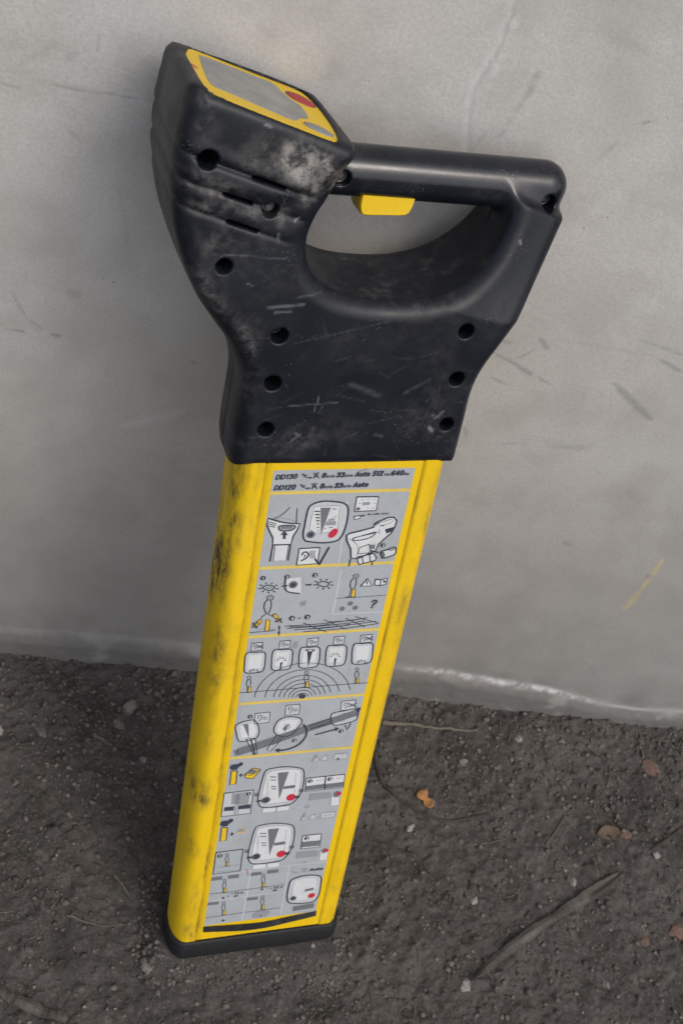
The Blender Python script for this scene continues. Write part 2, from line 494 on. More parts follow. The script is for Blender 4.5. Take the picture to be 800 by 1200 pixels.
def build_crumbs():
    N = 22000
    x = RNG.uniform(-.33, .56, N); y = RNG.uniform(-.45, -.018, N)
    dens = fbm(NZ, (x * 12, y * 12), 3)
    keep = (RNG.random(N) < .35 + .9 * np.clip(dens + .2, 0, 1) + .5 * (y > -.11))
    # more of them gathered along the wall and round the foot
    x = np.concatenate([x, RNG.uniform(-.33, .56, 1500), .006 + RNG.choice([-1, 1], 500) * RNG.uniform(.076, .10, 500), RNG.uniform(-.09, .10, 700)])
    y = np.concatenate([y, -.006 - .03 * RNG.random(1500) ** 2, RNG.uniform(-.30, -.22, 500), RNG.uniform(-.315, -.287, 700)])
    keep = np.concatenate([keep, np.ones(2700, bool)])
    pts = [(a, b) for a, b, k in zip(x, y, keep) if k and not in_base(a, b)]
    H = {}
    sp = [(a, b, .0005 + .0030 * RNG.random() ** 4.5, .15) for a, b in pts]
    me = rocks_mesh('soil_crumbs', sp)
    tag(link('soil_crumbs', me, M_CRUMB, smooth=False), 'loose dark crumbs of earth scattered over the soil', kind='stuff')
    N = 650
    sp = []
    for _ in range(N):
        a, b = RNG.uniform(-.33, .56), RNG.uniform(-.45, -.02)
        if not in_base(a, b): sp.append((a, b, .0005 + .0013 * RNG.random() ** 2.5, .35))
    tag(link('pale_grit', rocks_mesh('pale_grit', sp), M_GRIT, smooth=False), 'tiny pale specks of grit lying on the dark soil', kind='stuff')
build_crumbs()

def build_fibres():
    V = []; F = []; n = 0
    for _ in range(420):
        x, y = RNG.uniform(-.33, .56), RNG.uniform(-.45, -.02)
        if in_base(x, y): continue
        a = RNG.uniform(0, 6.28); ln = RNG.uniform(.004, .022); bend = RNG.uniform(-1.2, 1.2); w = RNG.uniform(.00022, .0005)
        for k in range(6):
            f = k / 5; b = a + bend * f
            px_ = x + math.cos(b) * ln * f; py_ = y + math.sin(b) * ln * f
            h = float(soil_h(np.array([px_]), np.array([py_]))[0]) + .0009
            nx_, ny_ = -math.sin(b) * w, math.cos(b) * w
            V += [(px_ + nx_, py_ + ny_, h), (px_ - nx_, py_ - ny_, h), (px_, py_, h + w)]
        for k in range(5):
            for j in range(3):
                q = n + k * 3; F.append((q + j, q + (j + 1) % 3, q + 3 + (j + 1) % 3, q + 3 + j))
        n += 18
    tag(link('plant_fibres', mesh_np('plant_fibres', V, F), M_FIB), 'fine dry plant fibres strewn over the soil', kind='stuff')
M_FIB = mat_stone('plant_fibre', (.06, .048, .038), (.20, .17, .13))
build_fibres()

def stone(name, label, cat, px, py, r, mat, flat=.6, group=None, sub=3, rough=.55, el=1.25, ang=0.):
    bm = bmesh.new(); bmesh.ops.create_icosphere(bm, subdivisions=sub, radius=1)
    sd_ = random.random() * 100
    v = np.array([q.co[:] for q in bm.verts])
    d = 1 + rough * fbm(NZ, (v[:, 0] * 1.4 + sd_, v[:, 1] * 1.4 + sd_, v[:, 2] * 1.4), 3)
    v = v * d[:, None]
    for _k in range(5):                                   # chip a few flat faces off
        nn = np.array([random.gauss(0, 1) for _ in range(3)]); nn /= np.linalg.norm(nn)
        over = np.maximum(v @ nn - random.uniform(.55, .8), 0)
        v = v - over[:, None] * nn
    for q, c_ in zip(bm.verts, v): q.co = (c_[0] * r * el, c_[1] * r, c_[2] * r * flat)
    me = bpy.data.meshes.new(name); bm.to_mesh(me); bm.free()
    x, y = on_soil(px, py)
    o = link(name, me, mat, smooth=False)
    o.location = (x, y, float(soil_h(np.array([x]), np.array([y]))[0]) + r * flat * .15)
    o.rotation_euler = (random.uniform(-.2, .2), random.uniform(-.2, .2), ang or random.uniform(0, 6))
    return tag(o, label, cat, group)

stone('pebble', 'small white stone chip on soil right of the yellow tube, below the orange bit', 'stone', 482, 967, .0040, M_WHITE, .6)
stone('pebble', 'white stone chip lying just below the right end of the black foot', 'stone', 364, 1113, .0022, M_WHITE, .8)
stone('pebble', 'largest grey pebble left of the tube, close under the wall', 'stone', 153, 829, .0065, M_PEB, .6)
stone('pebble', 'grey pebble left of the tube, lower left of the largest one', 'stone', 138, 848, .0052, M_PEB, .6)
stone('pebble', 'pale rounded pebble on soil near the left edge', 'stone', 50, 855, .0062, M_PEB, .55)
stone('pebble', 'pale chip cut by the left edge of the photo', 'stone', 1, 855, .0052, M_WHITE, .5)
stone('pebble', 'small grey pebble between the pebble pair and the tube', 'stone', 167, 890, .0036, M_PEB, .7)
stone('pebble', 'whitish stone chip beside the lower end of the half buried strip', 'stone', 546, 1156, .0055, M_WHITE, .4)
stone('pebble', 'pale pebble below the white line, right of the tube', 'stone', 607, 867, .0042, M_WHITE, .6)
stone('pebble', 'smaller pale pebble to the right of the one under the wall', 'stone', 657, 870, .0034, M_PEB, .6)
stone('pebble', 'round grey pebble close to the right side of the tube', 'stone', 544, 890, .0052, M_PEB, .7)
stone('pebble', 'pale flat chip near the upper end of the half buried strip', 'stone', 672, 1033, .0042, M_WHITE, .5)
stone('pebble', 'pale stone chip by the right edge of the soil', 'stone', 769, 1001, .0046, M_WHITE, .5)
stone('pebble', 'pale chip on bare soil between tube foot and half buried strip', 'stone', 558, 1053, .0040, M_WHITE, .45)
stone('pebble', 'buff stone chip on soil below and left of the black foot', 'stone', 172, 1130, .0058, M_PEB, .5, el=1.3)
stone('pebble', 'grey pebble near the wall left of the yellow tube', 'stone', 110, 770, .0040, M_PEB, .6)
stone('pebble', 'grey pebble in the lower right corner of the soil', 'stone', 712, 1152, .0038, M_PEB, .6)
stone('brick_fragment', 'flat reddish brick fragment on soil near the wall at right', 'brick fragment', 762, 900, .0088, M_BRICK, .35)
stone('brick_fragment', 'small reddish fragment right of the half buried strip', 'brick fragment', 758, 1101, .0050, M_BRICK, .4)
stone('brick_fragment', 'dark reddish lump cut by the right edge of the photo', 'brick fragment', 797, 1087, .0085, M_BRICK, .4)
stone('brick_fragment', 'faint brownish fragment left of the chip by the right edge', 'brick fragment', 732, 977, .0055, M_BRICK, .4)

# orange fragment of dry leaf, two curled lobes
def leaf(name, label, px, py, size, mat, ang, lobes, cat='leaf', curl=.5):
    n = 14; V = []; F = []
    for i in range(n):
        for j in range(7):
            a = i / (n - 1); b = (j / 6 - .5)
            wdt = lobes(a)
            V.append(((a - .5) * 2 * size, b * wdt * size, (abs(b) ** 2 * curl * wdt + .12 * math.sin(a * 7)) * size))
    me = mesh_np(name, V, grid_faces(n, 7))
    o = link(name, me, mat)
    x, y = on_soil(px, py)
    o.location = (x, y, float(soil_h(np.array([x]), np.array([y]))[0]) + .0022)
    o.rotation_euler = (.15, -.1, ang)
    s = o.modifiers.new('thickness', 'SOLIDIFY'); s.thickness = .0006
    return tag(o, label, cat)
leaf('dry_leaf', 'bright orange curled scrap of leaf on soil right of the tube', 498, 936, .0105, M_ORANGE, -.95,
     lambda a: (.95 * math.sin(min(a * 1.9, 1) * math.pi * .98 + .02) + .25) if a < .52 else (.25 + .75 * math.sin((a - .5) * 2 * math.pi) + .05))
leaf('dry_leaf', 'brown flat leaf scrap on soil at the far right', 712, 975, .012, M_LEAF, .3, lambda a: .25 + 1.0 * math.sin(a * math.pi))

def twig(name, label, pts, r, mat, cat='twig', flat=1.0, lift=.0012, wob=.0008, nseg=8):
    P = catmull([(*on_soil(*p),) for p in pts], 7, closed=False)
    P = [np.array(p) for p in P]; V = []; n = len(P); s0 = random.random() * 50
    for i, p in enumerate(P):
        tdir = P[min(i + 1, n - 1)] - P[max(i - 1, 0)]; tdir /= np.linalg.norm(tdir) + 1e-9
        nrm = np.array([-tdir[1], tdir[0]])
        f_ = i / (n - 1); rr = r * (.35 + .65 * math.sin(min(1, .12 + f_) * math.pi) ** .5 if 0 else (1 - .55 * f_)) * (.85 + .3 * float(NZ(np.array([i * .7 + s0]), np.array([1.]))[0]))
        zc = float(soil_h(np.array([p[0]]), np.array([p[1]]))[0]) + lift * r / .0015 + wob * math.sin(i * .9 + s0)
        for k in range(nseg):
            a = k / nseg * 2 * math.pi
            V.append((p[0] + nrm[0] * math.cos(a) * rr, p[1] + nrm[1] * math.cos(a) * rr, zc + math.sin(a) * rr * flat))
    F = []
    for i in range(n - 1):
        for k in range(nseg):
            F.append((i * nseg + k, i * nseg + (k + 1) % nseg, (i + 1) * nseg + (k + 1) % nseg, (i + 1) * nseg + k))
    me = bpy.data.meshes.new(name)
    me.from_pydata([tuple(map(float, v)) for v in V], [], F + [tuple(range(nseg))[::-1], tuple(range((n - 1) * nseg, n * nseg))])
    o = link(name, me, mat)
    return tag(o, label, cat)
twig('twig', 'pale twig lying along the wall just right of the tube', [(446, 848), (480, 850), (520, 856), (558, 857)], .0026, M_TWIG)
twig('twig', 'short pale twig left of the tube below the pebbles', [(110, 862), (120, 867), (132, 874)], .0020, M_TWIG)
twig('twig', 'thin brown twig lying right of the orange leaf scrap', [(640, 988), (650, 975), (662, 955)], .0012, M_TWIG)
twig('twig', 'thin straw lying on soil at the right of the black foot', [(402, 1054), (420, 1060), (446, 1064)], .0008, M_TWIG)
twig('twig', 'thin reddish twig on the soil left of the black foot', [(78, 1072), (110, 1082), (148, 1082)], .0010, M_TWIG)
twig('twig', 'thin straight twig left of the tube, lying slantwise', [(134, 1022), (146, 1038), (156, 1052)], .0011, M_TWIG)
twig('twig', 'fine twig crossing the bare soil centre right', [(545, 988), (575, 985), (600, 980)], .0008, M_TWIG)
twig('twig', 'thin twig pointing at the wall at far right', [(706, 930), (712, 915), (714, 893)], .0010, M_TWIG)
twig('twig', 'thin upright twig close to the wall at far right', [(752, 890), (750, 872), (748, 855)], .0012, M_TWIG)
twig('root', 'dark curved root emerging from the soil right of the tube', [(440, 880), (444, 905), (456, 925), (480, 942), (505, 955), (535, 959), (575, 952)], .0028, M_ROOT, 'root', lift=.0004)
twig('root', 'dark root by the right edge above the half buried strip', [(762, 996), (778, 985), (795, 972), (815, 955)], .0018, M_ROOT, 'root', lift=.0008)

# half-buried flat strip of bark / wood
def strip(name, label, pts, w, mat, th=.003):
    P = [np.array(p) for p in catmull([on_soil(*p) for p in pts], 14, closed=False)]
    V = []; n = len(P); m = 7
    for i, p in enumerate(P):
        td = P[min(i + 1, n - 1)] - P[max(i - 1, 0)]; td /= np.linalg.norm(td) + 1e-9; nr = np.array([-td[1], td[0]])
        for side in (0, 1):
            for k in range(m):
                q = k / (m - 1) * 2 - 1
                ww = w * (.40 + .5 * float(fbm(NZ, (np.array([i * .12 + 50. * (q > 0)]), np.array([2.])), 4)[0] + .5)) * min(1, .3 + 4 * i / n, .2 + 5 * (1 - i / n))
                x_, y_ = p + nr * q * ww
                h = float(soil_h(np.array([p[0]]), np.array([p[1]]))[0])
                z_ = h + (.0030 if side == 0 else .0030 - th) - .0022 * q + .0040 * float(NZ2(np.array([i * .17]), np.array([q * 1.1 + 9.]))[0])
                V.append((x_, y_, z_))
    F = []
    R = 2 * m
    for i in range(n - 1):
        for k in range(m - 1):
            a = i * R + k; F.append((a, a + 1, a + R + 1, a + R))
            a = i * R + m + k; F.append((a, a + R, a + R + 1, a + 1))
        a = i * R; F.append((a, a + R, a + R + m, a + m)); a = i * R + m - 1; F.append((a, a + m, a + R + m, a + R))
    for i in (0, n - 1):
        for k in range(m - 1):
            a = i * R + k; F.append((a, a + m, a + m + 1, a + 1))
    me = bpy.data.meshes.new(name); me.from_pydata([tuple(map(float, v)) for v in V], [], F)
    return tag(link(name, me, mat, smooth=False), label, 'wood strip')
strip('wood_strip', 'long flat strip of old wood half buried slantwise at lower right', [(552, 1150), (590, 1115), (632, 1085), (680, 1055), (728, 1022)], .0072, M_WOOD)
strip('wood_strip', 'flat weathered piece of wood in the bottom left corner', [(-30, 1150), (10, 1166), (45, 1182), (80, 1192)], .0075, M_WOODD)

# ------------------------------------------------------------------ the cable locator
S = .098                                        # metres per label width; u to the right, v up, w out of the label
U0, V0, W0 = .52, -5.13, -.425
ROT = ((0.978359, -0.059804, 0.198082), (0.206913, 0.282777, -0.936603), (0.0, 0.957319, 0.289032))
locator = bpy.data.objects.new('cable_locator', None)
COL.objects.link(locator)
locator.empty_display_size = .1
ax = [[ROT[r][0], -ROT[r][2], ROT[r][1]] for r in range(3)]     # local x=u, y=-w, z=v
locator.matrix_world = Matrix(((*ax[0], .00531), (*ax[1], -.24585), (*ax[2], .00496), (0, 0, 0, 1)))
tag(locator, 'yellow and black handheld cable locator leaning against the concrete wall', 'cable locator')
def L(u, v, w):
    u, v, w = np.asarray(u, float), np.asarray(v, float), np.asarray(w, float)
    u, v, w = np.broadcast_arrays(u, v, w)
    return np.stack([(u - U0) * S, -(w - W0) * S, (v - V0) * S], -1)

# --- head shell from a distance field
def smin(a, b, k):
    h = np.clip(.5 + .5 * (b - a) / k, 0, 1)
    return b * (1 - h) + a * h - k * h * (1 - h)

NOTE_A = (-.65791, 2.43337); DU, DV = .95739, -.28879          # display plane: start of its front edge, direction
YEL_SW = [(-.045, -.60), (-.05, -.40), (-.052, -.17), (-.035, -.045), (.01, 0.0), (.20, .012), (.459, .018), (.70, .010), (.762, -.01),
          (.80, -.13), (.822, -.30), (.832, -.50), (.828, -.70), (.80, -.86), (.74, -.905), (.60, -.90), (.45, -.885), (.24, -.875), (.05, -.86), (-.005, -.78)]

def build_head():
    g = .0112
    us = np.arange(-1.0, 1.86, g, dtype=np.float32); vs = np.arange(-.06, 2.68, g, dtype=np.float32); ws = np.arange(-1.12, .13, g, dtype=np.float32)
    U2, V2 = np.meshgrid(us, vs, indexing='ij')
    body = catmull([(-.12, .038), (.5, .036), (1.16, .038)], 4, False)
    out = [(-.27, .0), (.5, -.004), (1.295, .0), (1.312, .06), (1.315, .35), (1.318, .58), (1.355, .75), (1.44, .94), (1.54, 1.17), (1.64, 1.43),
           (1.725, 1.66), (1.778, 1.82), (1.775, 1.93), (1.68, 2.015), (1.44, 2.02), (1.395, 1.92), (1.375, 1.80), (1.335, 1.65), (1.24, 1.47),
           (1.09, 1.325), (.90, 1.245), (.70, 1.22), (.45, 1.225), (.25, 1.265), (.10, 1.355), (.03, 1.46), (.002, 1.60), (.03, 1.74), (.09, 1.87), (.14, 2.0),
           (.17, 2.14), (.14, 2.195), (-.3, 2.33), (-.72, 2.455), (-.79, 2.43), (-.79, 2.33), (-.813, 2.2), (-.828, 2.03), (-.812, 1.75), (-.738, 1.48), (-.622, 1.235), (-.495, 1.055),
           (-.388, .915), (-.308, .76), (-.272, .62), (-.274, .45), (-.284, .25), (-.284, .10)]
    P = catmull(out[3:-1], 4, False)
    P = [np.array(q) for q in out[:3]] + P + [np.array(out[-1])]
    d2 = poly_sdf(U2, V2, P)
    W = ws[None, None, :]
    tU = sstep(.6, 1.75, U2) * sstep(.8, 2.05, V2)             # right arm thins towards the grip
    h2 = (.447 - .265 * tU)
    r = .115
    lo = sstep(1.40, .45, V2)                                      # the shell gets thinner towards the tube
    hb = .447 * (1 - lo) + .305 * lo; cb = -.425 * (1 - lo) + -.288 * lo
    h2 = np.minimum(hb, .447 - .25 * tU); c3 = cb[:, :, None]
    rw = (r + .09 * lo)[:, :, None]
    dw = (np.abs(W - c3) - h2[:, :, None] + rw) * (r / rw)
    bul = .02 * (1 - np.clip(((W - c3) / .43) ** 2, 0, 1))
    dd = d2[:, :, None] + r - bul * .6
    F = np.minimum(np.maximum(dd, dw), 0) + np.sqrt(np.maximum(dd, 0) ** 2 + np.maximum(dw, 0) ** 2) - r
    # the display pod, a little wider than the body, with stepped ridges below
    pod = catmull([(-.81, 2.02), (-.82, 2.18), (-.80, 2.33), (-.755, 2.435), (-.70, 2.475), (-.3, 2.365), (.12, 2.235), (.195, 2.19), (.195, 2.11), (.10, 2.02), (-.04, 1.91), (-.20, 1.86), (-.40, 1.86), (-.62, 1.88), (-.80, 1.90)], 4)
    dp = poly_sdf(U2, V2, pod)
    bk = (-.915 - .075 * sstep(-.7, .0, U2))[:, :, None]                # its back stands further out towards the grip
    wc = (.05 + bk) / 2; hp = (.05 - bk) / 2
    dw = np.abs(W - wc) - hp + .12
    dd = dp[:, :, None] + .085
    Pd = np.minimum(np.maximum(dd, dw), 0) + np.sqrt(np.maximum(dd, 0) ** 2 + np.maximum(dw * .085 / .12, 0) ** 2) - .085
    # flatten the top to the display plane with a crisp rim
    n2 = (-DV * 0 + (U2 - NOTE_A[0]) * (-DV) * -1 + (V2 - NOTE_A[1]) * DU)
    n2 = (U2 - NOTE_A[0]) * (-DV) + (V2 - NOTE_A[1]) * DU          # height above the display plane
    s2 = (U2 - NOTE_A[0]) * DU + (V2 - NOTE_A[1]) * DV
    F = smin(F, Pd, .05)
    top = (n2 - .030)[:, :, None]
    k = .03; h = np.clip(.5 - .5 * (top - F) / k, 0, 1) ; F = top * (1 - h) + F * h + k * h * (1 - h)
    # ridges: stepped gills whose edges follow the display's slope
    kk = V2 + .302 * U2
    ph = (kk - 1.575) / .157
    saw = np.where((ph > -.02) & (ph < 3.0), (ph - np.floor(ph)), 0)
    saw = saw * np.clip((1 - saw) * 7, 0, 1) ** 1 
    fade = sstep(.02, -.16, U2 - .55 * (V2 - 1.75)) * sstep(2.02, 1.90, kk) 
    ridge = -.012 * np.sin(np.clip(ph - np.floor(ph), 0, 1) * math.pi) * ((ph > 0) & (ph < 3)) * fade
    fade = fade * (.45 + .55 * sstep(-.86, -.70, U2)); ridge = ridge * (.45 + .55 * sstep(-.86, -.70, U2))
    F = F + (ridge * .9)[:, :, None]
    groove = np.full_like(U2, 9)
    for k0 in (1.575, 1.732, 1.889):
        groove = np.minimum(groove, np.abs(kk - k0))
    F = F + (.013 * np.exp(-(groove / .014) ** 2) * fade)[:, :, None]
    # hand grip
    a = np.array([.0, 1.925, -.42]); b = np.array([1.625, 1.885, -.42])
    U3 = U2[:, :, None]; V3 = V2[:, :, None]
    ab = b - a; t_ = ((U3 - a[0]) * ab[0] + (V3 - a[1]) * ab[1]) / (ab[0] ** 2 + ab[1] ** 2); t_ = np.clip(t_, 0, 1)
    grip = np.sqrt((U3 - a[0] - t_ * ab[0]) ** 2 + (V3 - a[1] - t_ * ab[1]) ** 2 + (W - a[2]) ** 2) - .160
    F = np.where((V2 > 1.5)[:, :, None], smin(F, grip, .03 + .09 * sstep(1.1, 1.4, U3)), F)
    # parting line
    F = F + .010 * np.exp(-((W - c3) / .011) ** 2) * sstep(-.02, .0, F) * (U3 > -.3) * (V3 < 1.9)
    # slots
    for (ua, va, ub, vb) in ((-.385, 2.006, -.205, 1.952), (-.540, 1.892, -.378, 1.843), (-.50, 1.728, -.325, 1.676)):
        d, _ = seg_dist(U2, V2, (ua, va), (ub, vb))
        c = np.maximum((d - .0125)[:, :, None], -(W + .16))
        F = np.maximum(F, -c)
    # screw holes
    for (hu, hv, wb, rad) in HOLES:
        d = np.hypot(U2 - hu, V2 - hv) - rad
        c = np.maximum(d[:, :, None], wb - W)
        F = np.where(np.abs(d)[:, :, None] < .2, np.maximum(F, -c) , F)
        # softened rim
    # display pocket
    i0 = np.where((us > -.85) & (us < .35))[0]; j0 = np.where(vs > 2.0)[0]
    sub = np.ix_(i0, j0)
    s3 = np.broadcast_to(s2[sub][:, :, None], (len(i0), len(j0), len(ws))); w3 = np.broadcast_to(W, s3.shape)
    dpk = poly_sdf(s3.astype(np.float32), w3.astype(np.float32), [np.array(q) * 1.0 for q in catmull(YEL_SW, 2)]) - .004
    cut = np.maximum(dpk, -(n2[sub] - .004)[:, :, None])
    ii = slice(i0[0], i0[-1] + 1); jj = slice(j0[0], j0[-1] + 1)
    F[ii, jj, :] = np.maximum(F[ii, jj, :], -cut)
    # ---- surface nets
    neg = F < 0
    nx, ny, nz = F.shape
    cnt = np.zeros((nx - 1, ny - 1, nz - 1), np.int8)
    for dx in (0, 1):
        for dy in (0, 1):
            for dz in (0, 1):
                cnt += neg[dx:nx - 1 + dx, dy:ny - 1 + dy, dz:nz - 1 + dz]
    act = (cnt > 0) & (cnt < 8)
    I, J, K = np.nonzero(act)
    idx = np.full(act.shape, -1, np.int32); idx[I, J, K] = np.arange(len(I))
    acc = np.zeros((len(I), 3)); num = np.zeros(len(I))
    cor = [(x, y, z) for x in (0, 1) for y in (0, 1) for z in (0, 1)]
    for p in cor:
        for ax_ in range(3):
            if p[ax_] == 0:
                q = list(p); q[ax_] = 1
                fa = F[I + p[0], J + p[1], K + p[2]]; fb = F[I + q[0], J + q[1], K + q[2]]
                m = (fa < 0) != (fb < 0)
                tt = np.where(m, fa / np.where(m, fa - fb, 1), 0)
                pos = np.repeat([p], len(I), 0).astype(float); pos[:, ax_] += tt
                acc[m] += pos[m]; num[m] += 1
    pos = acc / num[:, None] + np.stack([I, J, K], -1)
    uu = us[0] + pos[:, 0] * g; vv = vs[0] + pos[:, 1] * g; ww = ws[0] + pos[:, 2] * g
    # normals from the field
    def samp(x, y, z):
        i = np.clip(x.astype(int), 0, nx - 2); j = np.clip(y.astype(int), 0, ny - 2); k = np.clip(z.astype(int), 0, nz - 2)
        fx, fy, fz = x - i, y - j, z - k; r_ = 0
        for p in cor:
            wgt = (fx if p[0] else 1 - fx) * (fy if p[1] else 1 - fy) * (fz if p[2] else 1 - fz)
            r_ = r_ + wgt * F[i + p[0], j + p[1], k + p[2]]
        return r_
    x, y, z = pos.T
    e = .9
    nrm = np.stack([samp(x + e, y, z) - samp(x - e, y, z), samp(x, y + e, z) - samp(x, y - e, z), samp(x, y, z + e) - samp(x, y, z - e)], -1)
    nrm /= np.linalg.norm(nrm, axis=1, keepdims=True) + 1e-9
    nl = np.stack([nrm[:, 0], -nrm[:, 2], nrm[:, 1]], -1)
    faces = []
    def quads(sa, sb, flip_axis):
        pass
    # x edges
    for ax_ in range(3):
        sl0 = [slice(None)] * 3; sl1 = [slice(None)] * 3
        sl0[ax_] = slice(0, -1); sl1[ax_] = slice(1, None)
        chg = neg[tuple(sl0)] != neg[tuple(sl1)]
        o1, o2 = [a_ for a_ in range(3) if a_ != ax_]
        c = np.array(np.nonzero(chg)).T
        ok = (c[:, o1] > 0) & (c[:, o2] > 0) & (c[:, o1] < F.shape[o1] - 1) & (c[:, o2] < F.shape[o2] - 1)
        c = c[ok]
        def at(d1, d2):
            q = c.copy(); q[:, o1] -= d1; q[:, o2] -= d2
            return idx[q[:, 0], q[:, 1], q[:, 2]]
        q = np.stack([at(1, 1), at(0, 1), at(0, 0), at(1, 0)], -1)
        fl = neg[c[:, 0], c[:, 1], c[:, 2]]
        if ax_ == 1: fl = ~fl
        fl = ~fl
        q[fl] = q[fl][:, ::-1]
        faces.append(q)
    faces = np.concatenate(faces)
    faces = faces[(faces >= 0).all(1)]
    # local axes are (u, -w, v): same handedness as (u, v, w) mirrored twice -> orient by the field's gradient
    co = L(uu, vv, ww)
    fn = np.cross(co[faces[:, 1]] - co[faces[:, 0]], co[faces[:, 2]] - co[faces[:, 0]])
    bad = (fn * nl[faces[:, 0]]).sum(1) < 0
    faces[bad] = faces[bad][:, ::-1]
    # wear
    w1 = fbm(NZ, (uu * 6, vv * 6, ww * 6), 4); w2 = fbm(NZ2, (uu * 26, vv * 26, ww * 26), 3)
    front = sstep(.2, .8, nrm[:, 2])
    dust = np.zeros(len(uu))
    def blob(cu, cv, ru, rv, amt, ang=0., need_front=True):
        ca, sa = math.cos(ang), math.sin(ang); x_ = (uu - cu) * ca + (vv - cv) * sa; y_ = -(uu - cu) * sa + (vv - cv) * ca
        m = np.exp(-((x_ / ru) ** 2 + (y_ / rv) ** 2) ** 1.2) * np.clip(.7 + 1.2 * w1 + .8 * w2, 0, 1.4) * amt
        if need_front: m = m * (.25 + .75 * front)
        if amt < .7: m = m * .6
        np.maximum(dust, m, out=dust)
    blob(-.08, 2.08, .24, .10, 1.0, -.35); blob(-.35, 2.10, .16, .07, .45, -.3); blob(-.02, 1.98, .06, .12, .8, -.7); blob(-.12, 1.88, .22, .03, .6, .75)
    blob(-.60, 1.90, .20, .05, .45, -.3); blob(-.40, 1.80, .25, .04, .50, -.3); blob(-.2, 1.76, .06, .05, .5); blob(-.62, 1.78, .12, .05, .5, -.3)
    blob(-.65, 1.99, .22, .03, .35, -.3); blob(-.15, 2.16, .3, .03, .35, -.3); blob(-.6, 1.6, .12, .12, .28); blob(-.3, 1.5, .3, .15, .14)
    blob(-.72, 2.38, .10, .14, .22, 0, False); blob(-.25, .75, .05, .5, .16, 0, False); blob(.1, .25, .3, .1, .14); blob(1.0, .4, .12, .15, .22)
    blob(-.30, .95, .06, .2, .3, .5, False); blob(-.55, 1.25, .06, .2, .3, .6, False)
    # dusty floor and lips of the hand opening
    inner = (nrm[:, 1] > .3) & (vv > 1.1) & (vv < 1.75) & (uu > 0) & (uu < 1.45)
    dust = np.maximum(dust, np.where(inner, (.02 + .16 * np.clip(w1 + w2, 0, 1)) * sstep(.3, .8, nrm[:, 1]) * (.5 + .8 * sstep(.9, .1, uu)), 0))
    dust = dust + .06 * np.clip(w1 + .2, 0, 1)
    scr = np.zeros(len(uu))
    def scratch(a_, b_, wd, amt):
        d, tt = seg_dist(uu + .004 * w2, vv + .004 * w1, a_, b_)
        m = sstep(wd, wd * .15, d) * amt * .7 * np.clip(.5 + 1.2 * w2 + .3, 0, 1) * front
        np.maximum(scr, m, out=scr)
    rs = random.Random(5)
    for a_, b_, wd, am in [((-.58, 1.53), (-.13, 1.51), .008, .28), ((-.2, 1.19), (.02, 1.22), .016, .42), ((-.02, 1.27), (.13, 1.29), .010, .25), ((-.15, 1.16), (-.05, 1.17), .012, .35),
                           ((.02, .50), (.35, .53), .008, .30), ((.2, .46), (.22, .58), .008, .35), ((.42, .66), (.62, .58), .03, .16), ((.1, .30), (.16, .26), .012, .45),
                           ((1.02, .34), (1.05, .31), .016, .85), ((1.05, .40), (1.10, .46), .010, .45), ((1.02, .43), (1.08, .41), .010, .4), ((.08, .24), (.14, .30), .008, .4),
                           ((.0, .95), (.6, 1.12), .006, .16), ((-.35, 1.35), (-.31, 1.33), .008, .4), ((-.11, 1.75), (-.09, 1.77), .012, .7), ((-.14, 2.03), (.0, 2.10), .007, .5),
                           ((-.2, 1.67), (-.19, 1.62), .012, .6), ((.65, .28), (.7, .27), .02, .22), ((.8, .6), (.95, .7), .02, .14), ((-.36, 2.31), (-.33, 2.30), .012, .8), ((1.42, 1.62), (1.43, 1.60), .012, .7)]:
        scratch(a_, b_, wd, am)
    for _ in range(46):
        a_ = (rs.uniform(-.25, 1.3), rs.uniform(.08, 1.25)); an = rs.uniform(-.5, .6) + (1.5 if rs.random() < .2 else 0); ln = rs.uniform(.03, .22)
        scratch(a_, (a_[0] + ln * math.cos(an), a_[1] + ln * math.sin(an)), rs.uniform(.005, .009), rs.uniform(.03, .14))
    for _ in range(16):
        a_ = (rs.uniform(-.75, -.1), rs.uniform(1.3, 2.3)); an = rs.uniform(-1.2, .6); ln = rs.uniform(.03, .15)
        scratch(a_, (a_[0] + ln * math.cos(an), a_[1] + ln * math.sin(an)), rs.uniform(.005, .009), rs.uniform(.05, .16))
    onax = np.hypot(vv - 1.90, ww + .42)
    gloss = sstep(.23, .17, onax) * sstep(.10, .2, uu)
    # hand grip is a piece of its own
    fc = faces[:, 0]
    isgrip = (onax[fc] < .185) & (uu[fc] > .185) & (uu[fc] < 1.50) & (vv[fc] > 1.6)
    for name, sel in (('head_shell', ~isgrip), ('hand_grip', isgrip)):
        ff = faces[sel]; used = np.unique(ff); mp = np.zeros(len(uu), np.int32); mp[used] = np.arange(len(used))
        me = mesh_np(name, co[used], mp[ff])
        for nm, arr in (('dust', dust), ('scratch', scr), ('gloss', gloss)): set_attr(me, nm, np.clip(arr[used], 0, 1))
        o = link(name, me, M_BLACK, locator)
        if len(me.vertices) == len(used):
            me.normals_split_custom_set_from_vertices([tuple(q) for q in nl[used]])
        if name == 'hand_grip': o['label'] = 'smooth glossy round grip bar'
    return

HOLES = [(-.662, 2.097, -.25, .058), (-.495, 1.449, -.22, .050), (-.099, 1.003, -.12, .054), (-.099, .668, -.30, .054), (-.100, .328, -.16, .052),
         (1.129, 1.053, -.28, .052), (1.142, .703, -.30, .052), (1.145, .356, -.30, .050), (-.264, 1.813, -.07, .050),
         (.235, 1.915, -.33, .052), (1.625, 1.825, -.36, .050)]
build_head()

